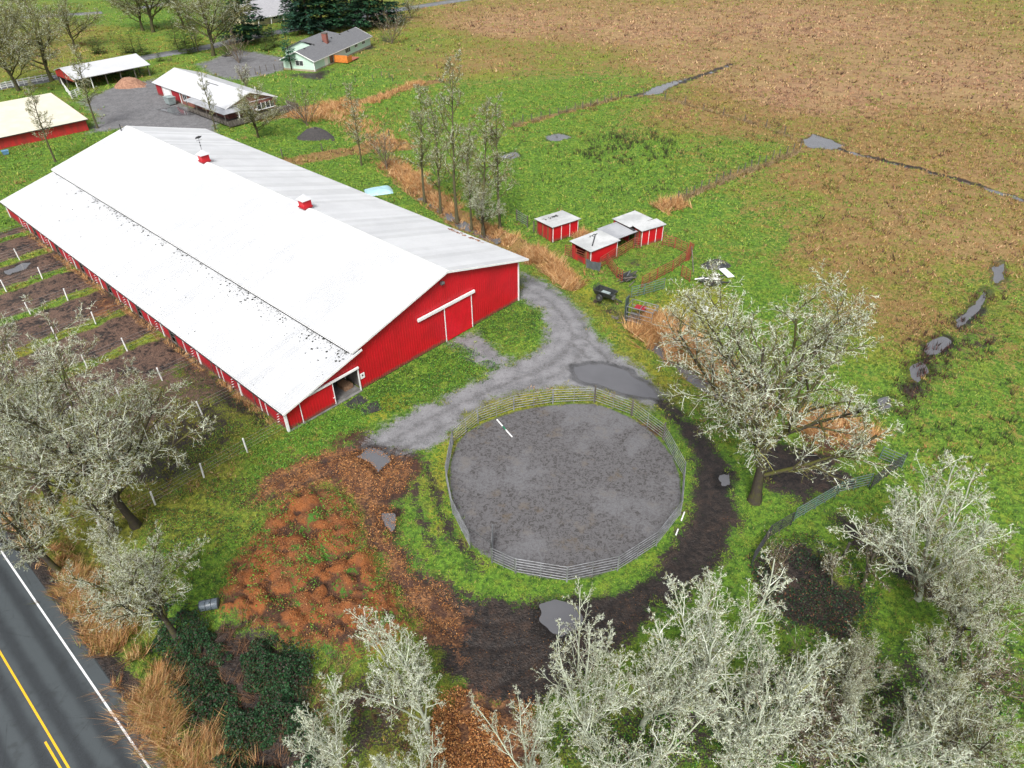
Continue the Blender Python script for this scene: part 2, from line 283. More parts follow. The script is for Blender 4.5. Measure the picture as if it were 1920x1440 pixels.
def zones(X):
    n = len(X); Z = {}
    jx = (fbm(X[:, 0]*.9, X[:, 1]*.9, 11)-.5)*1.6; jy = (fbm(X[:, 0]*.9, X[:, 1]*.9, 21)-.5)*1.6
    J = X+np.c_[jx, jy]
    rr = np.hypot(X[:, 0], X[:, 1]); wd = 1.5+rr*.008
    for k in POLY:
        s = np.full(n, -6.0)
        for P in PW[k]: s = np.maximum(s, poly_sd(J, P))
        for pl, hw in LW.get(k, []): s = np.maximum(s, hw-line_d(J, pl))
        Z[k] = np.clip(s/wd, -1, 1)*.5+.5
    s = np.full(n, -6.0)
    for pl, hw in LW['dryl']: s = np.maximum(s, hw-line_d(J, pl))
    Z['dryl'] = np.clip(s/1.2, -1, 1)*.5+.5
    Z['sand'] = np.clip((poly_sd(X, PJ)-.25)/.8, -1, 1)*.5+.5
    # paddocks beside the barn: bare strips between fence lines
    L = X-C0; bu = L@BU; bv = L@BV
    per = np.mod(bv-.8+4, 8.0)-4
    strip = np.clip((np.abs(per+(vnoise(bu*.7, bv*.7, 5)-.5)*.8)-.75)/.6, -1, 1)
    a = np.clip((np.minimum.reduce([-bu+.3, bu+20, bv-9, 68-bv]))/1.5, -1, 1)
    pd = np.minimum(strip, a)*.5+.5; Z['pad'] = np.clip(a, 0, 1)
    Z['mud'] = np.maximum(Z['mud'], pd*np.where(bv < 17, .6, .86))
    ml = np.full(n, -6.0)
    for P in PW_LITE: ml = np.maximum(ml, poly_sd(J, P))
    Z['mud'] = np.maximum(Z['mud'], (np.clip(ml/3, -1, 1)*.5+.5)*.56)
    w8 = 1/((X[:, None, 0]-CTW[None, :, 0])**2+(X[:, None, 1]-CTW[None, :, 1])**2+9)**1.6
    w8 /= w8.sum(1, keepdims=True)
    Z['dry'] = np.maximum(w8@CTRL[:, 2], np.where(Z['dryl'] > .5, .6+.4*Z['dryl'], 0)); Z['lush'] = w8@CTRL[:, 3]
    st = np.full(n, -6.0)
    for pl, hw in STW: st = np.maximum(st, hw-line_d(J, pl))
    Z['stream'] = st; Z['ditch'] = line_d(J, DITCHW)
    pu = np.full(n, -6.0)
    for P in PUDW: pu = np.maximum(pu, poly_sd(J*.5+X*.5, P))
    Z['pud'] = pu
    Z['road'] = -(X-ROAD_A)@RN                       # metres from the white edge line, positive on the farm side
    Z['mud'] = np.maximum(Z['mud'], np.where(Z['road'] < 6, np.clip((2.0-Z['road'])/1.4+.5, 0, 1), 0))
    Z['far'] = np.minimum(line_d(X, FARROAD), line_d(X, FARROAD2)+1)
    Z['mud'] = np.maximum(Z['mud'], np.clip(st/1.2+.55, 0, 1))
    tk = np.zeros(n); kk = np.where(rr < 95)[0]
    for pl, w_ in TRK: tk[kk] = np.maximum(tk[kk], np.exp(-((line_d(X[kk], pl)-w_)/.28)**2))
    for P in PW['gravel'][2:4]: tk = np.maximum(tk, .8*np.clip(poly_sd(J, P)/2+.3, 0, 1))
    Z['track'] = tk
    Z['bu'], Z['bv'] = bu, bv
    return Z
_hm = in0 = np.random.default_rng(5).uniform(GL(POLY['compost'][0]).min(0)-1, GL(POLY['compost'][0]).max(0)+1, (760, 2)); _hmr = .22+.7*np.random.default_rng(6).uniform(0, 1, 760)**2.2
def domes(X):
    X = X+np.c_[fbm(X[:, 0]*1.4, X[:, 1]*1.4, 201)-.5, fbm(X[:, 0]*1.4, X[:, 1]*1.4, 211)-.5]*1.0
    out = np.zeros(len(X)); k = np.where(((X > _hm.min(0)-1) & (X < _hm.max(0)+1)).all(1))[0]
    for s_ in range(0, len(k), 20000):
        kk = k[s_:s_+20000]; d = np.hypot(X[kk, None, 0]-_hm[None, :, 0], X[kk, None, 1]-_hm[None, :, 1])/_hmr; out[kk] = (np.clip(1-d*d, 0, 1)*_hmr*.85).max(1)
    return out
def height(X, Z):
    h = (fbm(X[:, 0]*.12, X[:, 1]*.12, 31)-.5)*.25+(fbm(X[:, 0]*.9, X[:, 1]*.9, 41)-.5)*.10
    tus = (fbm(X[:, 0]*.55, X[:, 1]*.55, 51, 4)-.45)*.35
    soft = np.clip(1-np.maximum.reduce([Z['gravel'], Z['sand'], Z['mud']])*1.6, 0, 1)
    h = h*np.clip(1-np.maximum(Z['gravel'], Z['sand']), .25, 1)+tus*soft*.6
    hum = np.clip(fbm(X[:, 0]*.55, X[:, 1]*.55, 61, 3)-.33, 0, 1)*2.2+np.clip(fbm(X[:, 0]*1.3, X[:, 1]*1.3, 71, 2)-.4, 0, 1)*.8
    h = h+np.clip((Z['compost']-.35)*2, 0, 1)*(.1+hum*.45+domes(X)*1.0)
    rut = np.sin((X@RD)*3.1+fbm(X[:, 0]*.2, X[:, 1]*.2, 81)*14)
    h = h+np.clip(Z['chips']+Z['mud']*.5-.5, 0, 1)*(rut*.05+(fbm(X[:, 0]*1.6, X[:, 1]*1.6, 91)-.5)*.14)
    h = h-Z['track']*np.clip(Z['mud']+Z['chips']+.3*Z['gravel'], 0, 1)*.09
    h = h-np.exp(-(Z['ditch']/1.3)**2)*.75
    h = h-np.clip(Z['stream']+.5, 0, 1)*(.18+.3*vnoise(X[:, 0]*.45, X[:, 1]*.45, 77))
    h = np.where(Z['pud'] > -1.0, h*np.clip(-Z['pud'], 0, 1)-np.clip((Z['pud']+.25)/.9, 0, 1)*.09, h)
    h = np.where((Z['pud'] > -1.6) & (Z['pud'] < -.12), np.maximum(h, -.02), h)
    rd = Z['road']
    h = np.where(rd < 6, h*np.clip((rd-2)/4, 0, 1)-np.where(rd < .9, .12, 0)-np.exp(-((rd-4.2)/1.3)**2)*.85*(rd > .9), h)
    h = np.where(Z['far'] < 5, h*np.clip((Z['far']-3.5)/1.5, 0, 1)-.05*(Z['far'] < 3.5), h)
    bu, bv = Z['bu'], Z['bv']
    ib = (bu > -1) & (bu < BW+1) & (bv > -1) & (bv < BLEN)
    h = np.where(ib, np.minimum(h*.2, 0)-.06, h)
    return h

# ------------------------------------------------------------------ ground sheet
def ground_mat():
    t = NT('ground_cover'); gravel, mud, chips, sand, _ = t.attr('zoneA'); dry, lush, comp, moss, _ = t.attr('zoneB')
    n1 = t.noise(.11, 2); n2 = t.noise(.55, 3, .65); n3 = t.noise(2.3, 3, .7); n4 = t.noise(9., 2, .7); n5 = t.noise(30., 1, .7)
    c3 = t.math('SUBTRACT', n3, .5); c2 = t.math('SUBTRACT', n2, .5); c4 = t.math('SUBTRACT', n4, .5); c1 = t.math('SUBTRACT', n1, .5)
    def warp(m, a=1.1, b=.9, lo=.42, hi=.58):
        return t.mr(t.math('ADD', m, t.math('ADD', t.math('MULTIPLY', c3, a), t.math('ADD', t.math('MULTIPLY', c4, b), t.math('MULTIPLY', c2, a*.7)))), lo, hi)
    # living and dead grass
    g = t.mix(t.mr(n3, .32, .68), (.026, .066, .010), (.125, .245, .022))
    g2 = t.mix(t.mr(n3, .3, .7), (.06, .075, .014), (.24, .25, .03))
    lsh = t.math('ADD', lush, t.math('ADD', t.math('MULTIPLY', c2, 1.5), t.math('MULTIPLY', c1, 1.5)))
    grass = t.mix(t.mr(lsh, .3, .75), g2, g)
    grass = t.mix(t.mr(t.math('ADD', n2, t.math('MULTIPLY', c4, -.8)), .5, .75, 0, .6), grass, (.24, .30, .03))
    dd = t.mix(t.mr(n4, .35, .68), (.17, .09, .05), (.42, .26, .14))
    dd = t.mix(t.mr(t.math('ADD', n2, t.math('MULTIPLY', c4, .5)), .5, .72), dd, (.09, .045, .03))
    dd = t.mix(t.mr(n1, .42, .62, 0, .5), dd, (.30, .22, .09))
    dd = t.mix(t.mr(t.math('ADD', lush, t.math('MULTIPLY', c2, .5)), .2, .6, 0, .8), dd, t.mix(t.mr(n4, .35, .68), (.12, .07, .025), (.30, .19, .06)))
    dv = t.math('ADD', dry, t.math('ADD', t.math('MULTIPLY', c3, 1.1), t.math('ADD', t.math('MULTIPLY', c2, 1.2), t.math('ADD', t.math('MULTIPLY', c4, .7), t.math('MULTIPLY', c1, .7)))))
    col = t.mix(t.mr(dv, .38, .66), grass, dd)
    col = t.mix(t.math('MULTIPLY', warp(t.math('MULTIPLY', moss, .82), 1.5, 1.2), .75), col, t.mix(t.mr(n4, .3, .7), (.10, .085, .012), (.34, .30, .025)))
    # compost heap
    dome = t.attr('zoneC')[0]; cc = t.mix(t.mr(t.math('ADD', dome, t.math('MULTIPLY', c3, .5)), .06, .3), (.04, .02, .013), (.21, .07, .02)); cc = t.mix(t.mr(n4, .5, .75, 0, .6), cc, (.25, .11, .04)); cc = t.mix(t.mr(n2, .42, .62, 0, .7), cc, (.10, .045, .024))
    cc = t.mix(t.mr(t.math('ADD', n2, t.math('MULTIPLY', c3, .6)), .58, .68), cc, (.05, .13, .015))
    col = t.mix(warp(comp), col, cc)
    # mud
    mc = t.mix(t.mr(n3, .35, .65), (.012, .010, .010), (.036, .027, .023)); mc = t.mix(t.mr(t.math('ADD', n2, t.math('MULTIPLY', c4, .5)), .52, .7, 0, .6), mc, (.065, .04, .029))
    mc = t.mix(t.math('MULTIPLY', t.attr('zoneC')[2], t.mr(t.math('ADD', n2, c3), .3, .62)), mc, t.mix(t.mr(n4, .3, .7), (.075, .045, .034), (.17, .105, .075)))
    fm = warp(mud, .8, .6); col = t.mix(fm, col, mc)
    # fallen leaves and wood chips
    vc = t.voro(7., out='Color'); vs = t.t.nodes.new('ShaderNodeSeparateColor'); t.t.links.new(vc, vs.inputs[0])
    lc = t.mix(vs.outputs[0], (.05, .022, .012), (.34, .16, .065)); lc = t.mix(t.mr(n2, .4, .65), lc, (.065, .03, .02)); lc = t.mix(t.mr(n3, .5, .66, 0, .6), lc, (.06, .03, .02))
    col = t.mix(warp(chips, .9, .9), col, lc)
    # gravel drive
    gv = t.mix(t.mr(n2, .3, .7), (.105, .105, .112), (.20, .20, .212)); gv = t.mix(t.mr(n4, .35, .7, 0, .55), gv, (.26, .26, .27)); gv = t.mix(t.mr(n3, .54, .7, 0, .55), gv, (.07, .066, .066))
    trk = t.math('MULTIPLY', t.attr('zoneC')[1], t.mr(n3, .3, .55)); gv = t.mix(t.math('MULTIPLY', trk, .6), gv, (.075, .072, .073))
    col = t.mix(t.math('MULTIPLY', t.math('MULTIPLY', trk, warp(t.math('MAXIMUM', mud, chips))), .75), col, (.02, .016, .015))
    fg = warp(gravel, .8, .7, .36, .64); col = t.mix(fg, col, gv)
    # riding sand with hoof marks
    hm = t.mr(t.noise(3.2, 2, .75, None, 1.2), .36, .56)
    sc_ = t.mix(hm, (.048, .044, .044), (.108, .105, .11)); sc_ = t.mix(t.mr(n4, .5, .75, 0, .6), sc_, (.145, .14, .145)); sc_ = t.mix(t.mr(n2, .55, .72, 0, .6), sc_, (.115, .085, .05))
    sc_ = t.mix(t.mr(t.math('ADD', n1, t.math('MULTIPLY', c2, .5)), .48, .62, 0, .55), sc_, (.15, .15, .16))
    fs = warp(sand, .3, .25); col = t.mix(fs, col, sc_)
    wet = t.mr(t.math('ADD', t.attr('zoneC')[3], t.math('MULTIPLY', c3, .8)), .25, .75); col = t.hs(col, val=t.mr(wet, 0, 1, 1, .48, False))
    col = t.hs(col, val=t.mr(n5, .25, .75, .72, 1.25, False))
    t.P(Base_Color=col)
    rg = t.mr(fm, 0, 1, .85, .5, False); rg = t.math('MAXIMUM', t.math('MULTIPLY', rg, 1.0), t.math('MULTIPLY', fg, .6)); t.P(Roughness=t.mixf(wet, rg, .28))
    t.b.inputs['Specular IOR Level'].default_value = .3
    hard = t.math('MAXIMUM', fg, fs)
    hh = t.math('MULTIPLY', t.noise(6., 2, .8), t.mr(hard, 0, 1, 1, .3, False))
    t.bump(hh, .8, .16); return t.m
M['ground'] = ground_mat()
def build_ground():
    na = 460; ang = np.linspace(R(-82), R(82), na)
    r = [0.5, 3, 6, 9, 11]
    while r[-1] < 300: r.append(r[-1]*1.0056)
    while r[-1] < 5200: r.append(r[-1]*1.09)
    r = np.array(r); nr = len(r)
    X = np.stack([np.outer(r, np.sin(ang)), np.outer(r, np.cos(ang))], -1).reshape(-1, 2)
    Zc = {}
    for s in range(0, len(X), 60000):
        z = zones(X[s:s+60000])
        for k, v in z.items(): Zc.setdefault(k, []).append(v)
    Z = {k: np.concatenate(v) for k, v in Zc.items()}
    h = height(X, Z)
    i = np.arange(nr-1)[:, None]*na+np.arange(na-1)[None, :]; i = i.ravel()
    F = np.stack([i, i+1, i+na+1, i+na], 1)[:, ::-1]
    A = np.stack([Z['gravel'], Z['mud'], Z['chips'], Z['sand']], 1); B = np.stack([Z['dry'], Z['lush'], Z['compost'], Z['moss']], 1)
    me = mesh_np('ground', np.c_[X, h], F.copy(), M['ground'], True, extra=[('zoneA', A), ('zoneB', B), ('zoneC', np.c_[domes(X), Z['track'], Z['pad'], np.clip((Z['pud']+1.0)/.9, 0, 1)])])
    return meta(link('ground', me), kind='structure')
build_ground()

# ------------------------------------------------------------------ roads and their paint
def asphalt():
    t = NT('wet_asphalt'); o = t.t.nodes.new('ShaderNodeTexCoord').outputs['Object']
    sp = t.t.nodes.new('ShaderNodeSeparateXYZ'); t.t.links.new(o, sp.inputs[0])
    wv = t.math('ABSOLUTE', t.math('SUBTRACT', t.math('ABSOLUTE', t.math('SUBTRACT', t.math('ABSOLUTE', sp.outputs[1]), LANE*.5)), .78))
    wn_ = t.math('ADD', wv, t.math('MULTIPLY', t.math('SUBTRACT', t.noise(.5, 3), .5), .5))
    trk = t.mr(wn_, .12, .6)
    c = t.mix(trk, (.022, .026, .030), (.046, .056, .062)); c = t.mix(t.mr(t.noise(40, 3, .8), .45, .7, 0, .6), c, (.085, .095, .10)); c = t.mix(t.mr(t.noise(.9, 5), .52, .7, 0, .5), c, (.018, .02, .022)); ck = t.voro(.35, None, 'Distance', 'DISTANCE_TO_EDGE'); c = t.mix(t.mr(t.math('ADD', ck, t.math('MULTIPLY', t.noise(3, 3), .04)), .012, .03, .55, 0), c, (.012, .013, .014))
    t.P(Base_Color=c, Roughness=t.mr(trk, 0, 1, .42, .62, False)); t.bump(t.noise(55, 3, .7), .35, .02); return t.m
M['asphalt'] = asphalt()
M['white_line'] = pm('white_road_paint', (.72, .73, .74), (.5, .52, .52), 6, .5, lo=.5, hi=.75)
M['yellow_line'] = pm('yellow_road_paint', (.75, .42, .015), (.55, .3, .02), 6, .5, lo=.5, hi=.75)
def ribbon(name, mat, pl, w0, w1, z, parent=None, n=0, thick=0.0):
    pl = np.asarray(pl, float); d = np.gradient(pl, axis=0); d /= np.linalg.norm(d, axis=1)[:, None]; nn = np.c_[-d[:, 1], d[:, 0]]
    Lp = pl+nn*w0; Rp = pl+nn*w1; k = len(pl)
    V = np.r_[np.c_[Lp, np.full(k, z)], np.c_[Rp, np.full(k, z)]]; i = np.arange(k-1)
    F = [np.stack([i, i+k, i+k+1, i+1], 1)]
    if thick:
        V = np.r_[V, V-[0, 0, thick]]; F.append(np.stack([i+2*k, i, i+1, i+2*k+1], 1)); F.append(np.stack([i+k, i+3*k, i+3*k+1, i+k+1], 1))
    if w0 < w1: F = [f[:, ::-1].copy() for f in F]
    return mobj(name, V, F, mat, parent)
rc = ROAD_A+RN*LANE
road = bpy.data.objects.new('road', None)
def road_local():
    me_w = LANE+.85
    V = []; F = []; n = 60; xs = np.linspace(-160, 120, n)
    prof = [(-me_w-.7, -.32), (-me_w, -.005), (0, .05), (me_w, -.005), (me_w+.7, -.32)]
    for x in xs: V += [(x, y+(.06*math.sin(x*1.7)+.05*math.sin(x*.63) if abs(y) > me_w+.1 else .03*math.sin(x*2.3) if abs(y) > 1 else 0), z) for y, z in prof]
    for i in range(n-1):
        for j in range(4): F.append((i*5+j, (i+1)*5+j, (i+1)*5+j+1, i*5+j+1))
    o = mobj('road', V, F, M['asphalt']); o.location = (rc[0], rc[1], 0); o.rotation_euler = (0, 0, math.atan2(RD[1], RD[0])); return meta(o, kind='structure')
road = road_local()
sgn = 1 if (np.array([-RD[1], RD[0]])@(-RN)) > 0 else -1      # local +y towards the farm?
def strip(name, mat, y0, y1, x0, x1):
    zf = lambda y: .05-.055*abs(y)/(LANE+.85)+.006
    n = max(2, int((x1-x0)/4)); xs = np.linspace(x0, x1, n); V = []
    for x in xs: V += [(x, y0, zf(y0)), (x, y1, zf(y1))]
    F = [(2*i, 2*i+2, 2*i+3, 2*i+1) for i in range(n-1)]; o = mobj(name, V, F, mat, road); return o
strip('edge_line', M['white_line'], sgn*LANE-.06, sgn*LANE+.06, -160, 120); strip('edge_line', M['white_line'], -sgn*LANE-.06, -sgn*LANE+.06, -160, 120)
strip('centre_line', M['yellow_line'], sgn*.0-.06, sgn*.0+.06, -160, 120)
xb = float(np.dot(G(86, 1391)[:2]-rc, RD)); strip('centre_line', M['yellow_line'], -sgn*.32-.06, -sgn*.32+.06, xb, 120)
M['far_asphalt'] = pm('far_asphalt', (.10, .105, .115), (.17, .175, .185), .6, .4)
def smooth_line(pl, n=8):
    pl = np.asarray(pl); t = np.arange(len(pl)); tt = np.linspace(0, len(pl)-1, (len(pl)-1)*n+1); out = []
    for q in tt:
        i = min(int(q), len(pl)-2); f = q-i; p0 = pl[max(i-1, 0)]; p1 = pl[i]; p2 = pl[i+1]; p3 = pl[min(i+2, len(pl)-1)]
        out.append(.5*((2*p1)+(-p0+p2)*f+(2*p0-5*p1+4*p2-p3)*f*f+(-p0+3*p1-3*p2+p3)*f**3))
    return np.array(out)
meta(ribbon('lane', M['far_asphalt'], smooth_line(FARROAD), 2.8, -2.8, .03, thick=.12), kind='structure')
meta(ribbon('back_road', M['far_asphalt'], smooth_line(FARROAD2), 2.6, -2.6, .03, thick=.12), kind='structure')

# ------------------------------------------------------------------ standing water
def water_mat():
    t = NT('muddy_water'); c = t.mix(t.noise(.35, 3), (.085, .085, .093), (.125, .125, .135)); t.P(Base_Color=c, Roughness=.03)
    t.b.inputs['Specular IOR Level'].default_value = .9; t.bump(t.noise(2.6, 3), .05, .03); return t.m
M['water'] = water_mat()
for P_, (_, lab) in zip(PUDW, PUDDLES):
    P2 = smooth_line(np.r_[P_, P_[:1]], 4)[:-1]; c = P2.mean(0); d = P2-c; P2 = c+d*(1+.75/np.maximum(np.linalg.norm(d, axis=1), .5))[:, None]
    V = np.c_[np.r_[P2, [c]], np.full(len(P2)+1, -.03)]; k = len(P2)
    F = np.array([(i, (i+1) % k, k) for i in range(k)]); o = mobj('puddle', V, [F], M['water']); meta(o, kind='structure')
    if o.data.polygons[0].normal.z < 0: o.data.flip_normals()
for seg in ([(790, 365), (870, 418), (935, 450)], [(1222, 636), (1250, 665), (1320, 715), (1372, 752)]):
    meta(ribbon('ditch_water', M['water'], smooth_line(GL(seg)), 1.5, -1.5, -.50), kind='structure')
for pl, hw in STW: meta(ribbon('stream_water', M['water'], smooth_line(pl), 1.5, -1.5, -.27), kind='structure')

# ------------------------------------------------------------------ building materials
def sheet_metal(name, c1, c2, rough=.4, streak=.25, dirt=(.25, .26, .25), splash=0.0):
    t = NT(name); o = t.pos
    base = t.mix(t.mr(t.noise(.35, 4), .35, .65), c1, c2)
    st = t.noise(1.0, 5, .7, t.mapv(scale=(2.5, 2.5, .35))); base = t.mix(t.mr(st, .55, .8, 0, streak), base, dirt)
    base = t.mix(t.mr(t.noise(6, 5, .75), .66, .84, 0, streak*.5), base, dirt)
    if splash:
        sp = t.t.nodes.new('ShaderNodeSeparateXYZ'); t.t.links.new(t.pos, sp.inputs[0]); sz_ = t.math('SUBTRACT', sp.outputs[2], t.math('MULTIPLY', t.noise(1.7, 4, .7), splash*1.6)); base = t.mix(t.mr(sz_, -splash*.4, splash*.35, .75, 0), base, (.13, .06, .045))
    t.P(Base_Color=base, Roughness=t.mr(t.noise(3, 3), .3, .7, rough-.08, rough+.12, False)); t.bump(t.noise(1.6, 2), .08, .05); return t.m
M['white_roof'] = sheet_metal('white_sheet_roof', (.50, .51, .53), (.46, .47, .49), .45, .16)
ROOFS = [M['white_roof'], sheet_metal('white_sheet_roof_dull', (.465, .475, .49), (.425, .435, .455), .5, .22), sheet_metal('white_sheet_roof_bright', (.525, .535, .555), (.49, .50, .52), .42, .14)]
M['old_white_roof'] = sheet_metal('weathered_white_roof', (.46, .47, .475), (.34, .35, .355), .55, .6, (.13, .13, .125))
M['cream_roof'] = sheet_metal('cream_sheet_roof', (.62, .59, .48), (.55, .52, .42), .5, .2, (.45, .42, .33))
M['grey_roof'] = sheet_metal('grey_sheet_roof', (.34, .35, .37), (.25, .26, .28), .5, .4, (.12, .12, .12))
M['red_metal'] = sheet_metal('red_sheet_wall', (.50, .006, .015), (.41, .006, .013), .45, .3, (.30, .03, .03), .5)
M['red_side'] = sheet_metal('shaded_red_sheet_wall', (.36, .012, .024), (.27, .012, .02), .5, .4, (.22, .05, .045), .6)  # darker than the gable red: eave shade on the lean-to side put into colour
M['red_wood'] = pm('red_painted_boards', (.46, .022, .022), (.30, .03, .025), 1.5, .6, .2, stretch=(1, 1, .25))
M['white_trim'] = pm('white_trim', (.80, .80, .80), (.68, .69, .69), 1.2, .45)
M['white_post'] = pm('white_plastic_post', (.82, .82, .82), (.66, .67, .66), 4, .4)
M['dark'] = pm('dark_opening', (.035, .03, .028), (.02, .018, .018), 2, .8)
M['black_gap'] = pm('dark_rubber', (.025, .026, .028), (.045, .045, .047), 3, .55, .2)
M['concrete'] = pm('concrete', (.20, .195, .19), (.12, .115, .11), 1.2, .7, .2)
M['grey_metal'] = pm('galvanised_steel', (.30, .31, .32), (.20, .21, .22), 6, .42, metallic=.6)
M['dark_metal'] = pm('dark_weathered_steel', (.085, .088, .092), (.05, .05, .052), 6, .45, metallic=.4)
M['pen_rail'] = pm('grey_painted_pipe', (.30, .31, .33), (.16, .165, .17), 1.5, .4, metallic=.2)
M['rust_rail'] = pm('red_brown_painted_rail', (.30, .065, .035), (.20, .06, .04), 4, .55)
M['green_rail'] = pm('green_painted_rail', (.08, .16, .13), (.12, .13, .12), 4, .45)
M['wire'] = pm('fence_wire', (.42, .42, .42), (.3, .3, .3), 8, .4, metallic=.5)
M['old_wood'] = pm('weathered_wood', (.13, .115, .10), (.075, .065, .055), 2.5, .8, .3, stretch=(1, 1, .3))
M['brown_wood'] = pm('brown_boards', (.26, .11, .045), (.14, .06, .03), 2, .75, .3, stretch=(1, 1, .3))
M['glass'] = pm('window_glass', (.03, .035, .04), (.06, .065, .07), .6, .12)
M['shingle'] = pm('grey_shingles', (.105, .108, .118), (.15, .152, .162), 3, .85, .4, 9)
M['mint'] = pm('mint_green_siding', (.50, .66, .56), (.44, .60, .50), 1.2, .6, .1, stretch=(.4, .4, 6))
M['foundation'] = pm('tan_foundation', (.36, .30, .21), (.28, .24, .18), 2, .8)
M['orange_wood'] = pm('orange_cedar_boards', (.66, .22, .035), (.5, .15, .03), 3, .6, .2)
M['red_deck'] = pm('reddish_deck_boards', (.36, .11, .07), (.28, .09, .06), 2, .6)
M['brick'] = pm('brick', (.24, .08, .055), (.16, .07, .06), 3, .8, .3)
M['moss_black'] = pm('black_moss', (.014, .016, .014), (.03, .032, .026), 5, .9)
M['interior'] = pm('barn_interior_boards', (.16, .15, .14), (.10, .09, .085), 1.5, .7, .2)

def rib_sheet(wd, tops, z0, rib=.03, per=.305):
    """ribbed sheet in the x,z plane facing -y: width wd, ground line z0, tops = (z left, z right)"""
    xs = [0.]; ys = [0.]; x = per/2
    while x+.06 < wd: xs += [x-.045, x-.02, x+.02, x+.045]; ys += [0, -rib, -rib, 0]; x += per
    xs.append(wd); ys.append(0.)
    V = []; F = []
    for a, b in zip(xs, ys):
        zt = tops[0]+(tops[1]-tops[0])*a/wd; V += [(a, b, z0), (a, b, zt)]
    for i in range(len(xs)-1): F.append((2*i, 2*i+2, 2*i+3, 2*i+1))
    return V, F
def rib_roof(wd, p, q, rib=.05, per=.305, t=.02):
    """ribbed roof sheet: runs from profile point p=(x,z) (eave) to q (ridge); spans wd along +y"""
    ys = [0.]; hs = [0.]; y = per/2
    while y+.06 < wd: ys += [y-.05, y-.02, y+.02, y+.05]; hs += [0, rib, rib, 0]; y += per
    ys.append(wd+.012); hs.append(0.)
    V = []; F = []
    for a, b in zip(ys, hs): V += [(p[0], a, p[1]+b), (q[0], a, q[1]+b)]
    n = len(ys)
    for i in range(n-1): F.append((2*i, 2*i+1, 2*i+3, 2*i+2) if p[0] > q[0] else (2*i, 2*i+2, 2*i+3, 2*i+1))
    return V, F

# ------------------------------------------------------------------ the long red barn
barn = thing('barn', 'very long red metal barn with white roof, lean-to and two cupolas', 'barn', (C0[0], C0[1], 0), BANG)
RU, RZ = 19.9, 8.42; EL, EZ = 7.35, 4.95; ER, EZR = 32.35, 5.05; LU, LZ = -.62, 2.42; LT, LTZ = 8.2, 4.72
OV = .45; WALL_R = BW-.05
roof = mobj('roof', [(LU, -OV, LZ-.06), (LT, -OV, LTZ-.06), (LT, BLEN+OV, LTZ-.06), (LU, BLEN+OV, LZ-.06), (EL, -OV, EZ-.06), (RU, -OV, RZ-.06), (RU, BLEN+OV, RZ-.06), (EL, BLEN+OV, EZ-.06), (ER, -OV, EZR-.06), (ER, BLEN+OV, EZR-.06)],
            [(0, 1, 2, 3), (4, 5, 6, 7), (5, 8, 9, 6)], M['old_wood'], barn)      # purlin deck under the sheets
PWD = .92; npan = int((BLEN+2*OV)/PWD); PWD = (BLEN+2*OV)/npan
for nm, p, q in (('lean', (LU, LZ), (LT, LTZ)), ('left', (EL, EZ), (RU, RZ)), ('right', (ER, EZR), (RU, RZ))):
    mes = [mesh_np('roof_panel', *rib_roof(PWD, p, q), m_) for m_ in ROOFS]
    for i in range(npan):
        o = link('roof_panel', random.choice(mes), roof); o.location = (0, -OV+i*PWD, .004*(i % 2)+.004*random.random())
slab('ridge_cap', roof, M['white_trim'], [(RU-.35, -OV-.02, RZ-.04), (RU, -OV-.02, RZ+.075), (RU, BLEN+OV+.02, RZ+.075), (RU-.35, BLEN+OV+.02, RZ-.04)], .02)
slab('ridge_cap', roof, M['white_trim'], [(RU+.004, -OV-.02, RZ+.075), (RU+.35, -OV-.02, RZ-.035), (RU+.35, BLEN+OV+.02, RZ-.035), (RU+.004, BLEN+OV+.02, RZ+.075)], .02)
for a, b in (((EL, EZ), (RU, RZ)), ((RU, RZ), (ER, EZR)), ((LU, LZ), (LT+.3, LTZ+.08))):       # verge trim on both gables
    for y in (-OV-.05, BLEN+OV+.05):
        beam('verge_trim', roof, M['white_trim'], (a[0], y, a[1]-.07), (b[0], y, b[1]-.07), .05, .22)
for (x, z) in ((LU-.03, LZ-.08), (EL-.03, EZ-.05), (ER+.03, EZR-.08)): beam('eave_trim', roof, M['white_trim'], (x, -OV, z), (x, BLEN+OV, z), .05, .14 if x != EL-.03 else .06)
box('clerestory_shadow_strip', barn, M['black_gap'], (EL+.12, BLEN/2, 4.68), (.1, BLEN-.4, .44))  # near-black wall strip paints in the shadow line below the upper eave
beam('gutter', roof, M['black_gap'], (LU-.09, -OV+.1, LZ-.11), (LU-.09, BLEN+OV, LZ-.11), .1, .09)
def roofz(u):
    lean = LZ+(LTZ-LZ)*(u-LU)/(LT-LU); 
    if u < LT-.3: return lean-.1
    return (EZ+(RZ-EZ)*(u-EL)/(RU-EL) if u < RU else EZR+(RZ-EZR)*(ER-u)/(ER-RU))-.1
WL = -.3
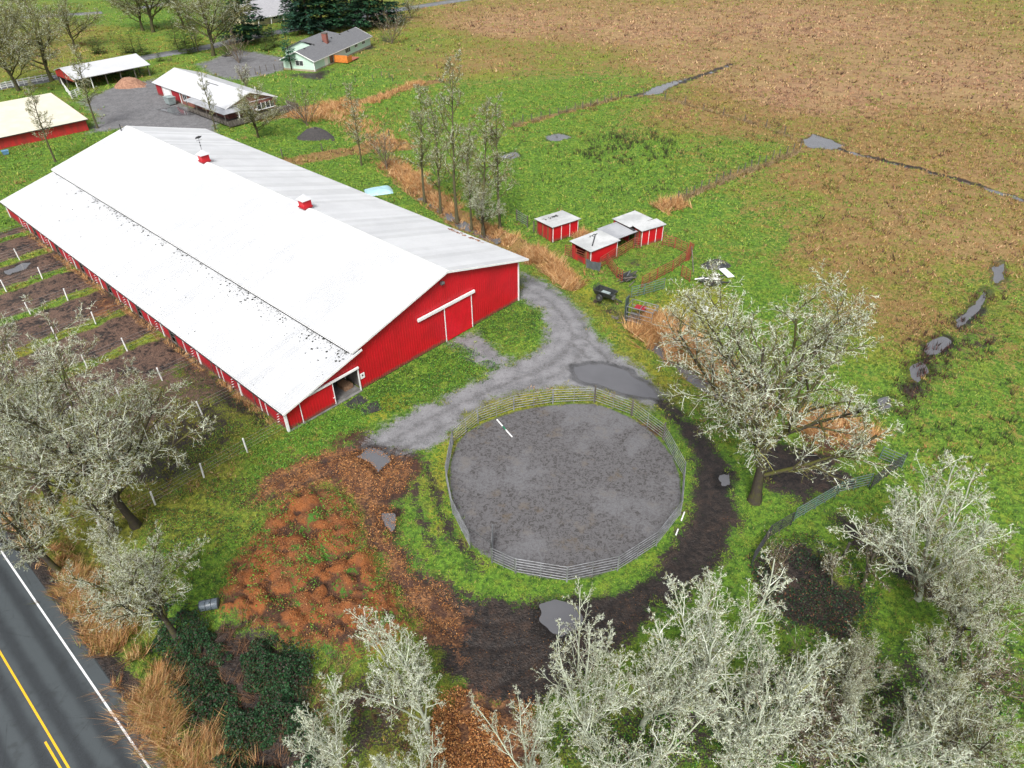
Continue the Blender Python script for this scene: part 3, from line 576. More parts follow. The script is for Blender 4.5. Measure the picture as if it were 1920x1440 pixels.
def gable(y, face, door):
    wall = link('wall', mesh_np('wall', [(WL, y+.03*face, 0), (WALL_R, y+.03*face, 0), (WALL_R, y+.03*face, .3), (WL, y+.03*face, .3)], [(0, 1, 2, 3)], M['concrete']), barn)
    edges = [WL, .6, 1.5, 2.4, 3.3, 4.15, 4.97, 5.9, 6.9, 7.88]+list(np.linspace(7.88, RU, 14)[1:])+list(np.linspace(RU, WALL_R, 13)[1:])
    for a, b in zip(edges[:-1], edges[1:]):
        z0 = 2.72 if (door and a >= 4.96 and b <= 7.9) else .06
        V, F = rib_sheet(b-a, (roofz(a+.001), roofz(b-.001)), z0)
        if face < 0: pass
        o = link('wall_panel', mesh_np('wall_panel', V, F, M['red_metal']), wall)
        o.location = (a, y-.004*random.random(), 0) if face > 0 else (b, y, 0)
        if face < 0:
            V, F = rib_sheet(b-a, (roofz(b-.001), roofz(a+.001)), z0); o.data = mesh_np('wall_panel', V, F, M['red_metal']); o.rotation_euler = (0, 0, math.pi)
    return wall
gable(0, 1, True); gable(BLEN, -1, False)
# long side walls
side = link('wall', mesh_np('wall', [(WL, 0, 0), (WL, 0, .28), (WL, BLEN, .28), (WL, BLEN, 0)], [(0, 1, 2, 3)], M['concrete']), barn)
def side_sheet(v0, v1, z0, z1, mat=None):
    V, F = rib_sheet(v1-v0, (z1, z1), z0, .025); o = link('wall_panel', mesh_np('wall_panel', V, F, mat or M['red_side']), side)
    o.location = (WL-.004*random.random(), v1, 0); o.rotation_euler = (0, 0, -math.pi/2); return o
zt = roofz(WL)+.02
doors = [21.0, 29.0, 37.0, 45.0, 53.0, 61.0]
v = 0.0
while v < BLEN-.1:
    nx = min(v+1.0, BLEN)
    for d in doors:
        if v < d < nx-.01: nx = d
        if abs(v-d) < .01: nx = d+1.25
    if any(abs(v-d) < .01 for d in doors):
        jm = box('door_frame', side, M['old_wood'], (WL-.02, v+.05, 1.1), (.12, .1, 2.2)); box('door_frame', side, M['old_wood'], (WL-.02, v+1.2, 1.1), (.12, .1, 2.2))
        box('stall_gate', side, M['grey_metal'], (WL+.1, v+.62, .75), (.05, 1.05, .08)); box('stall_gate', side, M['grey_metal'], (WL+.1, v+.62, 1.15), (.05, 1.05, .08))
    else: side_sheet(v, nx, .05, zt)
    v = nx
for k in range(9):
    vk = k*8.0+.9
    if k: box('trim_post', side, M['white_trim'], (WL-.05, vk-.9+.02, zt/2), (.1, .22, zt))
    for dv in ((2.3, 3.3, 4.4) if k < 2 else (2.2, 6.9)):
        if vk+dv < BLEN-1: box('trim_strip', side, M['white_trim'] if dv < 4 else M['old_wood'], (WL-.045, vk+dv+.2*random.random(), zt/2), (.05, .08, zt-.1))
    for z in (.45, .8, 1.15, 1.5): box('insulator', side, M['white_trim'], (WL-.13, vk+.15+.25*(1.5-z), z), (.2, .05, .05))
box('trim_post', side, M['white_trim'], (WL-.06, BLEN-.06, zt/2), (.12, .2, zt))
wallr = link('wall', mesh_np('wall', [(WALL_R, 0, 0), (WALL_R, BLEN, 0), (WALL_R, BLEN, EZR-.1), (WALL_R, 0, EZR-.1)], [(0, 1, 2, 3)], M['red_metal']), barn)
upw = link('wall', mesh_np('wall', [(LT-.05, .1, 0), (LT-.05, .1, 5.0), (LT-.05, BLEN-.1, 5.0), (LT-.05, BLEN-.1, 0)], [(0, 1, 2, 3)], M['interior']), barn)
box('corner_trim', barn, M['white_trim'], (WL-.03, -.04, zt/2), (.2, .26, zt)); box('corner_trim', barn, M['white_trim'], (WALL_R+.02, -.05, (EZR-.15)/2), (.12, .16, EZR-.15))
# small end door: opening with aisle inside, slid leaf to its left
box('aisle_floor', barn, M['concrete'], (3.9, 9, .02), (8.2, 18.5, .06))
inner = box('partition', barn, M['interior'], (4.2, 9.6, 1.2), (.1, 16, 2.4)); 
for k in range(4): box('partition_rail', barn, M['white_trim'], (7.95, 2.5+k*3.2, 1.2), (.08, .1, 2.4))
for z in (.5, 1.0, 1.5): box('partition_rail', barn, M['old_wood'], (7.6, 8, z), (.05, 13, .16))
box('straw_bale', barn, pm('straw', (.34, .2, .12), (.2, .12, .07), 6, .9, .5), (7.2, 1.5, .25), (1.0, 1.3, .5))
box('partition', barn, M['interior'], (6.1, 17.6, 1.6), (4, .1, 3.2))
dl = thing_leaf = mobj('sliding_door', *rib_sheet(3.75, (2.62, 2.62), .12, .025), M['red_metal'], barn); dl.location = (1.22, -.09, 0)
for x in (0.03, 3.7): box('door_edge', dl, M['white_trim'], (x, -.035, 1.36), (.07, .05, 2.5))
box('door_handle', dl, M['white_trim'], (3.6, -.09, .95), (.2, .08, .06))
beam('door_track', barn, M['white_trim'], (.25, -.17, 2.70), (7.98, -.17, 2.78), .16, .2)
box('door_jamb', barn, M['white_trim'], (7.93, -.06, 1.37), (.1, .12, 2.7))
sg = box('wall_sign', barn, M['white_trim'], (8.35, -.07, 1.55), (.5, .03, .62)); box('sign_mark', sg, M['dark_metal'], (0.02, -.75, .1), (.36, .6, .3))
# main sliding door of the gable
md = mobj('sliding_door', *rib_sheet(4.0, (4.2, 4.2), .06, .018, .2), pm('smooth_red_door', (.56, .006, .018), (.48, .006, .016), 1, .42), barn); md.location = (19.4, -.11, 0)
for x in (.02, 3.98): box('door_edge', md, M['white_trim'], (x, -.03, 2.13), (.09, .06, 4.15))
beam('door_track', barn, M['white_trim'], (15.75, -.2, 4.42), (23.85, -.2, 4.42), .2, .3)
lm = box('gable_lamp', barn, M['grey_metal'], (19.35, -.22, 7.25), (.42, .34, .26)); box('lamp_lens', lm, M['glass'], (0, -.3, -.45), (.8, .5, .2))
# cupolas
for i, vv in enumerate((24.1, 48.2)):
    cu = box('cupola', barn, M['red_metal'], (RU, vv, RZ+.52), (1.1, 1.1, 1.1))
    hw = .5+.16; V = [(-hw, -hw, .48), (hw, -hw, .48), (hw, hw, .48), (-hw, hw, .48), (0, 0, 1.05)]
    mobj('cupola_roof', V, [(0, 1, 4), (1, 2, 4), (2, 3, 4), (3, 0, 4), (3, 2, 1, 0)], M['white_roof'], cu)
    box('cupola_flashing', cu, M['red_side'], (0, 0, -.33), (1.18, 1.18, .12))
    if i == 1:
        rod('weathervane', cu, M['dark_metal'], (0, 0, 1.0), (0, 0, 2.6), .025)
        for z, l in ((1.55, .16), (1.9, .22)): rod('weathervane', cu, M['dark_metal'], (0, 0, z-.05), (0, 0, z+.1), .07)
        rod('weathervane', cu, M['dark_metal'], (-.35, 0, 2.2), (.35, 0, 2.2), .022)
        mobj('vane_figure', [(-.45, -.02, 2.45), (.2, -.02, 2.42), (.5, -.02, 2.62), (.1, -.02, 2.72), (-.3, -.02, 2.64), (-.45, .02, 2.45), (.2, .02, 2.42), (.5, .02, 2.62), (.1, .02, 2.72), (-.3, .02, 2.64)],
             [(0, 1, 2, 3, 4), (9, 8, 7, 6, 5), (0, 5, 6, 1), (1, 6, 7, 2), (2, 7, 8, 3), (3, 8, 9, 4), (4, 9, 5, 0)], M['dark_metal'], cu)
rod('vent_pipe', barn, M['dark_metal'], (RU-1.2, BLEN-.2, RZ-.4), (RU-1.2, BLEN-.2, RZ+.75), .09)
# torn ridge of the far eave, black moss washed down below the upper eave
def lumps(name, pts, sizes, mat, parent, kind='stuff', flat=.35, cols=None):
    base = np.array([(1, 0, 0), (.3, .95, 0), (-.8, .6, 0), (-.85, -.55, 0), (.3, -.95, 0), (0, 0, .9)]); k = len(pts)
    a = rng.uniform(0, 6.28, k); c, s_ = np.cos(a), np.sin(a); b = base*(1+rng.uniform(-.35, .35, (k, 6, 1)))
    V = np.stack([b[..., 0]*c[:, None]-b[..., 1]*s_[:, None], b[..., 0]*s_[:, None]+b[..., 1]*c[:, None], b[..., 2]*flat], -1)*np.asarray(sizes)[:, None, None]+np.asarray(pts)[:, None, :]
    f = np.array([(0, 1, 5), (1, 2, 5), (2, 3, 5), (3, 4, 5), (4, 0, 5)]); F = (f[None]+np.arange(k)[:, None, None]*6).reshape(-1, 3)
    o = mobj(name, V.reshape(-1, 3), [F], mat, parent)
    if kind: o['kind'] = kind
    return o
n = 3000; dv = np.abs(rng.normal(0, .8, n)); uu = EL+.05-dv*rng.uniform(.1, 1, n)*1.5; vv = rng.uniform(0, BLEN, n); dens = fbm(vv*.35, np.full(n, 3.), 5); keep = dens+rng.uniform(-.28, .28, n)-(vv > 45)*.15+.1*(vv < 18) > .52
uu, vv = uu[keep], vv[keep]; far_ = rng.uniform(0, 1, 170); uu = np.r_[uu, LU+.5+far_*8]; vv = np.r_[vv, rng.uniform(0, BLEN, 170)]
lumps('moss_clump', np.c_[uu, vv, LZ+(LTZ-LZ)*(uu-LU)/(LT-LU)+.02], np.where(rng.random(len(uu)) < .12, rng.uniform(.09, .18, len(uu)), rng.uniform(.025, .07, len(uu))), M['moss_black'], roof)
u2 = rng.uniform(ER-1.0, ER-.5, 60); lumps('dead_leaves', np.c_[u2, rng.uniform(6, 12, 60), EZR+(RZ-EZR)*(ER-u2)/(ER-RU)+.03], rng.uniform(.08, .22, 60), M['brown_wood'], roof)
box('rubber_mat', None, M['black_gap'], (*bl(6.4, -1.3), .035), (2.0, 1.4, .03), BANG+.1); 
meta(bpy.data.objects['rubber_mat'], 'black rubber mat in front of the open barn doorway', 'mat')
o = box('rubber_mat', None, M['black_gap'], (*bl(6.7, -3.0), .05), (1.9, 1.5, .03), BANG-.35); meta(o, 'second black rubber mat lying crooked farther from the doorway', 'mat')

# ------------------------------------------------------------------ round pen of pipe panels
def corral_panel(parent, p, q, mat, h=1.75, rails=6, r=.024, ups=3, name='corral_panel', low=.3):
    p = np.asarray(p, float)[:2]; q = np.asarray(q, float)[:2]; L = float(np.linalg.norm(q-p)); a = math.atan2(q[1]-p[1], q[0]-p[0])
    hold = rod(name, parent, mat, (0, 0, 0), (0, 0, h), r*1.25); hold.location = (p[0], p[1], -.02); M0 = hold
    hold.rotation_quaternion = Quaternion((0, 0, 1), a); sx, sz = r*1.25, h; hold.scale = (sx, sx, sz)
    def sub(nm, a_, b_, rr):
        a_ = np.array(a_)/[sx, sx, sz]; b_ = np.array(b_)/[sx, sx, sz]
        d = b_-a_; o = link(nm, ucyl(mat, 6), hold)
        # sub-parts are given in the panel's own (scaled) frame, so write the matrix directly
        A = np.array(a_)*[sx, sx, sz]; Bq = np.array(b_)*[sx, sx, sz]; dv = Vector(Bq-A); rot = dv.to_track_quat('Z', 'Y').to_matrix().to_4x4()
        Wm = Matrix.Translation(A) @ rot @ Matrix.Diagonal((rr, rr, dv.length, 1))
        o.matrix_parent_inverse = Matrix.Diagonal((1/sx, 1/sx, 1/sz, 1)); o.matrix_basis = Wm; return o
    for k in range(rails): sub('rail', (0, 0, low+(h-low-.03)*k/(rails-1)), (L, 0, low+(h-low-.03)*k/(rails-1)), r)
    for k in range(1, ups): sub('upright', (L*k/(ups-1)-(.06 if k == ups-1 else 0), 0, 0), (L*k/(ups-1)-(.06 if k == ups-1 else 0), 0, h), r*(1.25 if k == ups-1 else .9))
    return hold
pen = thing('round_pen', 'round horse pen of grey pipe corral panels on dark sand', 'pen')
for i in range(0, 30, 2):
    back = 8 <= i < 20
    j = i+2 if i < 30 else 31
    corral_panel(pen, PJ[i], PJ[j], M['pen_rail'], rails=6, r=.028)
corral_panel(pen, PJ[30], PJ[31], M['grey_metal'], r=.03); 
gx = GL([(925, 1012)])[0]; gt = corral_panel(pen, PJ[31], gx, M['grey_metal'], name='gate', r=.03)
rod('gate_arch', pen, M['dark_metal'], (*PJ[0], 0), (*PJ[0], 2.3), .035); rod('gate_arch', pen, M['dark_metal'], (*PJ[31], 0), (*PJ[31], 2.3), .035); rod('gate_arch', pen, M['dark_metal'], (*PJ[0], 2.28), (*PJ[31], 2.28), .03)
for j in (14, 16, 18): rod('fence_post', pen, M['old_wood'], (*PJ[j], -.2), (*PJ[j], 2.0), .09)
# striped pole on the sand
pp = G(932, 788); pq = G(960, 820); pole = thing('jump_pole', 'white and green striped jump pole lying in the round pen', 'pole', (0, 0, 0)); 
for k in range(5):
    a = pp+(pq-pp)*k/5; b = pp+(pq-pp)*(k+1)/5; rod('stripe', pole, M['white_post'] if k != 2 else pm('green_paint', (.02, .2, .1), rough=.4), (a[0], a[1], .07), (b[0], b[1], .07), .07)
for (a, b, lab) in (((1283, 962), (1277, 978), 'short white pole lying in grass outside the round pen, upper one'), ((1271, 994), (1267, 1005), 'short white pole lying in grass outside the round pen, lower one')):
    a, b = G(*a), G(*b); o = rod('white_pole', None, M['white_post'], (a[0], a[1], .12), (b[0], b[1], .12), .06); meta(o, lab, 'pole')

# ------------------------------------------------------------------ outbuildings
def gable_house(root, L, Wd, ez, rz, wall_mat, roof_mat, ov=.45, ridge_y=None, panels=0, wall_h0=0.0, gable_mat=None):
    """long axis along local x, footprint 0..L by 0..Wd"""
    ry = ridge_y if ridge_y is not None else Wd/2; zr = rz
    V = [(0, 0, wall_h0), (L, 0, wall_h0), (L, Wd, wall_h0), (0, Wd, wall_h0), (0, 0, ez), (L, 0, ez), (L, Wd, ez), (0, Wd, ez), (0, ry, zr-.1), (L, ry, zr-.1)]
    wall = mobj('wall', V, [(0, 1, 5, 4), (1, 2, 6, 9, 5), (2, 3, 7, 6), (3, 0, 4, 8, 7)], wall_mat, root)
    s1 = (zr-ez)/ry; s2 = (zr-ez)/(Wd-ry)
    roof = slab('roof', root, roof_mat, [(-ov, -ov, ez-ov*s1), (L+ov, -ov, ez-ov*s1), (L+ov, ry, zr), (-ov, ry, zr)], .1)
    slab('roof', root, roof_mat, [(-ov, ry+.01, zr), (L+ov, ry+.01, zr), (L+ov, Wd+ov, ez-ov*s2), (-ov, Wd+ov, ez-ov*s2)], .1)
    beam('fascia', root, M['white_trim'], (-ov, -ov-.02, ez-ov*s1-.1), (L+ov, -ov-.02, ez-ov*s1-.1), .05, .18)
    for x in (-ov-.03, L+ov+.03):
        beam('fascia', root, M['white_trim'], (x, -ov, ez-ov*s1-.07), (x, ry, zr-.07), .05, .2); beam('fascia', root, M['white_trim'], (x, ry, zr-.07), (x, Wd+ov, ez-ov*s2-.07), .05, .2)
    return wall, roof
def window(parent, c, wd, ht, axis='x', out=-1, frame=None, mull=1):
    """window on a wall: axis is the wall's direction, out the sign of its outward side"""
    fr = frame or M['white_trim']; ax = (lambda a, b, h: (c[0]+a, c[1]+out*b, c[2]+h)) if axis == 'x' else (lambda a, b, h: (c[0]+out*b, c[1]+a, c[2]+h))
    sz = (lambda a, b, h: (a, b, h)) if axis == 'x' else (lambda a, b, h: (b, a, h))
    p = box('window', parent, M['glass'], ax(0, .02, 0), sz(wd, .06, ht))
    def sub(nm, a, h, sa, sh):
        o = link(nm, ubox(fr), p); o.matrix_parent_inverse = Matrix.Diagonal((1/p.scale[0], 1/p.scale[1], 1/p.scale[2], 1)); o.location = sz(a, out*.03, h); o.scale = sz(sa, .06, sh)
    for a in (-wd/2, wd/2): sub('frame', a, 0, .1, ht+.1)
    for h in (-ht/2, ht/2): sub('frame', 0, h, wd+.1, .1)
    for k in range(mull): sub('frame', (k+1)*wd/(mull+1)-wd/2, 0, .06, ht)
    return p
# stable with porch
so_ = G(422, 204, 2.6); sx = so_[:2]+BU*.45+BV*.45
stb = thing('stable', 'red stable with white roof and fenced porch beyond the barn', 'stable', (sx[0], sx[1], 0), BANG)
st_in = thing  # (local x across the gable, y along the length)
SL, SWd = 30.4, 10.8
V = [(0, 0, 0), (SWd, 0, 0), (SWd, SL, 0), (0, SL, 0), (0, 0, 2.7), (SWd, 0, 2.7), (SWd, SL, 2.7), (0, SL, 2.7), (SWd/2, 0, 4.5), (SWd/2, SL, 4.5)]
stw = mobj('wall', V, [(0, 1, 5, 8, 4), (1, 2, 6, 5), (2, 3, 7, 9, 6), (3, 0, 4, 7)], M['brick'], stb)
ov = .5
sr1 = slab('roof', stb, M['white_roof'], [(-ov, -ov, 2.56), (SWd/2, -ov, 4.62), (SWd/2, SL+ov, 4.62), (-ov, SL+ov, 2.56)], .09)
sr2 = slab('roof', stb, M['white_roof'], [(SWd/2+.01, -ov, 4.62), (SWd+ov, -ov, 2.56), (SWd+ov, SL+ov, 2.56), (SWd/2+.01, SL+ov, 4.62)], .09)
for a, b in (((-ov, 2.5), (SWd/2, 4.56)), ((SWd/2, 4.56), (SWd+ov, 2.5))): beam('verge_trim', sr1, M['white_trim'], (a[0], -ov-.04, a[1]), (b[0], -ov-.04, b[1]), .05, .22)
box('white_door', stb, M['white_trim'], (-.06, SL-5.2, 1.25), (.08, 3.2, 2.4)); box('red_door', stb, M['red_side'], (-.06, SL-9.2, 1.2), (.08, 3.4, 2.3)); box('red_door', stb, M['red_side'], (-.06, SL-1.7, 1.2), (.08, 2.6, 2.3))
for y in (SL-3.3, SL-7.2, SL-11.2): box('door_trim', stb, M['white_trim'], (-.08, y, 1.3), (.1, .2, 2.5))
window(stb, (0, SL-13.2, 1.5), 1.8, 1.3, 'y', -1); window(stb, (0, SL-18, 1.55), 3.4, 1.2, 'y', -1, mull=3); window(stb, (0, 6, 1.55), 2.4, 1.2, 'y', -1, mull=2)
rod('gable_vent', stb, M['white_trim'], (SWd*.62, .0, 3.35), (SWd*.62, -.08, 3.35), .32, 12)
beam('fascia', stb, M['white_trim'], (0, -.06, 2.62), (SWd, -.06, 2.62), .06, .1)
prf = slab('porch_roof', stb, M['grey_roof'], [(-2.2, -2.8, 2.25), (4.4, -2.8, 2.25), (4.4, -.1, 2.5), (-.6, -.1, 2.5)], .07)
slab('porch_roof', stb, M['grey_roof'], [(-2.2, -2.82, 2.25), (-.55, -.1, 2.5), (-.55, 13, 2.5), (-2.2, 13, 2.25)], .07)
box('deck', stb, M['old_wood'], (5.7, -2.2, .35), (15.8, 4.2, .12)); box('deck', stb, M['old_wood'], (-1.1, 6.4, .35), (2.2, 13, .12))
for x in (-2.0, 1.0, 4.2): box('porch_post', stb, M['white_trim'] if x > 0 else M['old_wood'], (x, -2.7, 1.3), (.14, .14, 1.9))
for y in (0.5, 4.5, 8.5, 12.5): box('porch_post', stb, M['old_wood'], (-2.0, y, 1.3), (.14, .14, 1.9))
for i in range(26): box('railing_board', stb, M['old_wood'], (-2.1+i*.615, -4.25, .75), (.5, .05, 1.15))
for i in range(8): box('railing_board', stb, M['old_wood'], (13.5, -3.9+i*.55, .75), (.05, .45, 1.1))
for i in range(14): box('railing_board', stb, M['old_wood'], (-2.25, -3.9+i*1.2, .75), (.05, .9, .7))
pf = box('sun_room', stb, M['white_trim'], (7.9, -.7, 1.1), (4.2, 1.2, .16)); 
for k in range(4): box('sun_room_window', stb, M['glass'], (6.4+k*1.0, -1.25, 1.75), (.8, .05, 1.1)); box('sun_room_post', stb, M['white_trim'], (5.9+k*1.0, -1.26, 1.7), (.12, .1, 1.4))
rod('vent_pipe', stb, M['white_trim'], (SWd*.8, 3, 3.3), (SWd*.8, 3, 4.4), .1)
beam('stovepipe', stb, M['dark_metal'], (SWd/2-1, 10, 4.35), (SWd/2-1.1, 15, 4.33), .12, .06)
# dumpster and yard clutter
def bin_(name, loc, rz, mat, label, s=1.0):
    t = thing(name, label, 'bin', loc, rz); V = [(-.7, -.5, .15), (.7, -.5, .15), (.7, .5, .15), (-.7, .5, .15), (-.9, -.65, 1.2), (.9, -.65, 1.2), (.9, .65, 1.2), (-.9, .65, 1.2)]
    V = [(a*s, b*s, c*s) for a, b, c in V]; mobj('body', V, [(3, 2, 1, 0), (0, 1, 5, 4), (1, 2, 6, 5), (2, 3, 7, 6), (3, 0, 4, 7)], mat, t)
    slab('lid', t, mat, [(-.95*s, -.7*s, 1.22*s), (.95*s, -.7*s, 1.22*s), (.95*s, .7*s, 1.3*s), (-.95*s, .7*s, 1.3*s)], .05)
    for x in (-.6, .6): rod('wheel', t, M['black_gap'], (x*s, -.4*s, .1), (x*s, .4*s, .1), .1)
    return t
M['bin_grey'] = pm('grey_green_bin', (.30, .36, .36), (.22, .27, .27), 2, .4)
bin_('dumpster', G(321, 196), BANG+1.57, M['bin_grey'], 'grey dumpster standing at the stable wall on the yard', 1.3)
# open wood store
ws0 = G(137, 150, 2.6); wsh = thing('open_shed', 'open sided shed with white roof over an orange chip pile', 'shed', (ws0[0], ws0[1], 0), R(49.5))
WL_ = 18.1
wr = slab('roof', wsh, M['white_roof'], [(0, 0, 2.6), (WL_, 0, 2.6), (WL_+.3, 6.5, 4.2), (.3, 6.5, 4.2)], .12); slab('roof', wsh, M['white_roof'], [(.3, 6.52, 4.2), (WL_+.3, 6.52, 4.2), (WL_+.3, 10.5, 3.2), (.3, 10.5, 3.2)], .12)
mobj('end_wall', [(.5, .4, 2.5), (.5, 10.2, 3.1), (.5, 6.5, 4.05), (.5, .4, 1.9), (.5, 10.2, 1.9)], [(0, 3, 4, 1, 2)], M['red_wood'], wsh)
mobj('back_wall', [(.5, 10.2, 0), (WL_, 10.2, 0), (WL_, 10.2, 3.1), (.5, 10.2, 3.1)], [(0, 1, 2, 3)], M['old_wood'], wsh)
for k in range(6):
    box('post', wsh, M['white_trim'] if k < 2 else M['old_wood'], (.5+k*3.4, .45, 1.25), (.18, .18, 2.5))
    if k % 5 == 0: box('post', wsh, M['old_wood'], (.5+k*3.4, 5.5, 1.9), (.18, .18, 3.8))
def heap(name, c, rx, ry, h, mat, label, cat, n=9, seed=0, kind=None):
    g = np.linspace(-1, 1, 25); X, Y = np.meshgrid(g, g); d = np.hypot(X, Y); z = np.clip(1-d**1.6, 0, 1)*(.75+.5*fbm(X*2.2+seed, Y*2.2+seed, seed, 4))*h-.06
    V = np.c_[(X*rx*(1+.2*(vnoise(X*2, Y*2, seed+3)-.5))).ravel(), (Y*ry).ravel(), z.ravel()]; i = (np.arange(24)[:, None]*25+np.arange(24)).ravel(); F = np.stack([i, i+1, i+26, i+25], 1)
    o = mobj(name, V, [F], mat, None, True); o.location = (c[0], c[1], 0); return meta(o, label, cat, kind=kind)
M['chips'] = pm('orange_wood_chips', (.33, .18, .115), (.2, .1, .065), 2.2, .9, .8, 9)
M['leaves'] = pm('brown_leaf_litter', (.24, .10, .035), (.10, .045, .02), 3, .9, .9, 9)
heap('chip_pile', G(244, 160), 3.6, 3.2, 1.9, M['chips'], 'orange pile of wood chips under the open white roofed shed', 'chip pile', seed=2)
heap('chip_pile', G(256, 163), 2.4, .8, .5, M['chips'], 'low orange ridge of wood chips at the open shed front', 'chip pile', seed=5)
# long red building with cream roof
rb0 = G(167, 244); rb = thing('red_outbuilding', 'low red building with wide cream coloured roof at left edge', 'building', (rb0[0], rb0[1], 0), R(44.5))
V = [(-42, 0, 0), (0, 0, 0), (0, 19, 0), (-42, 19, 0), (-42, 0, 2.0), (0, 0, 2.0), (0, 19, 3.3), (-42, 19, 3.3)]
mobj('wall', V, [(0, 1, 5, 4), (1, 2, 6, 5), (2, 3, 7, 6), (3, 0, 4, 7)], M['red_wood'], rb)
rbr = slab('roof', rb, M['cream_roof'], [(-42.4, -.5, 2.1), (.4, -.5, 2.1), (.4, 10, 2.85), (-42.4, 10, 2.85)], .1); slab('roof', rb, M['cream_roof'], [(-42.4, 10.02, 2.84), (.4, 10.02, 2.84), (.4, 19.4, 3.45), (-42.4, 19.4, 3.45)], .1)
beam('eave_trim', rb, M['dark_metal'], (-42.4, -.53, 2.05), (.4, -.53, 2.05), .05, .14); beam('eave_trim', rb, M['brown_wood'], (.43, -.5, 2.05), (.43, 19.4, 3.4), .05, .14)
bin_('blue_trough', G(12, 290), .6, pm('blue_plastic', (.12, .26, .42), rough=.4), 'small blue trough at the foot of the low red building', .6)
# pale green house
hs = thing('house', 'pale mint green bungalow with grey shingle roof and brick chimney', 'house', (-46.9, 183.3, 0), R(71.7))
hw, hr = gable_house(hs, 29.6, 8.6, 2.65, 4.5, M['mint'], M['shingle'], .5, wall_h0=.35)
box('foundation', hs, M['foundation'], (14.8, 4.3, .2), (29.7, 8.7, .42))
wing = mobj('wing', [(9, 8, 0), (21, 8, 0), (21, 13.6, 0), (9, 13.6, 0), (9, 8, 2.7), (21, 8, 2.7), (21, 13.6, 2.7), (9, 13.6, 2.7), (9, 8.4, 4.75), (21, 8.4, 4.75), (9, 4.5, 3.4), (21, 4.5, 3.4)],
            [(0, 1, 5, 9, 8, 4), (3, 0, 4, 8, 7), (1, 2, 6, 9, 5), (2, 3, 7, 6), (4, 8, 10), (5, 11, 9)], M['mint'], hs)
slab('roof', wing, M['shingle'], [(8.5, 4.3, 4.42), (21.5, 4.3, 4.42), (21.5, 8.4, 4.95), (8.5, 8.4, 4.95)], .1); slab('roof', wing, M['shingle'], [(8.5, 8.42, 4.95), (21.5, 8.42, 4.95), (21.5, 14, 2.6), (8.5, 14, 2.6)], .1)
ch = box('chimney', hr, M['brick'], (12.3, 3.4, 4.9), (.9, 1.3, 2.6)); box('chimney_cap', hr, M['old_wood'], (12.3, 3.4, 6.25), (1.05, 1.45, .12))
window(hs, (0, 4.0, 1.75), 2.1, 1.2, 'y', -1); window(hs, (16.8, 0, 1.75), 2.7, 1.5, 'x', -1, mull=2); window(hs, (21.4, 0, 1.9), 1.6, 1.1, 'x', -1); window(hs, (25.6, 0, 1.9), 1.6, 1.1, 'x', -1)
box('white_door', hs, M['white_trim'], (5.6, -.04, 1.4), (1.5, .08, 2.1)); box('glass_door', hs, M['glass'], (8.2, -.05, 1.4), (1.6, .06, 2.1)); box('corner_board', hs, M['white_trim'], (0, 0, 1.4), (.14, .14, 2.5))
for k in range(6): box('roof_vent', hr, M['dark_metal'], (3+k*4.4, 3.9, 4.42), (.3, .3, .25))
box('deck', hs, M['red_deck'], (12.2, -2.2, .35), (6.2, 3.6, .15))
for k in range(16): box('privacy_board', hs, M['orange_wood'], (9.1, -3.9+k*.24, 1.15), (.05, .22, 1.7))
for k in range(10): box('privacy_board', hs, M['orange_wood'], (9.2+k*.24, -4.0, 1.0), (.22, .05, 1.4))
# far house by the lane
fh0 = G(478, 50); fh1 = G(556, 34); fa = math.atan2(fh1[1]-fh0[1], fh1[0]-fh0[0]); fl = float(np.linalg.norm(fh1-fh0))
fh = thing('house', 'far cream house with pale grey roof beside the dark firs', 'house', (fh0[0], fh0[1], 0), fa)
M['cream_wall'] = pm('cream_siding', (.62, .55, .36), (.5, .45, .3), 1, .6); M['pale_shingle'] = pm('pale_grey_shingle', (.34, .34, .36), (.28, .28, .3), 2, .8)
gable_house(fh, fl, 13, 2.8, 6.2, M['cream_wall'], M['pale_shingle'], 1.2)
for k in range(4): box('porch_post', fh, M['white_trim'], (1+k*(fl-2)/3, -.9, 1.25), (.2, .2, 2.5))
for k in range(3): window(fh, (3+k*(fl-6)/2, 0, 1.6), 1.8, 1.2, 'x', -1)

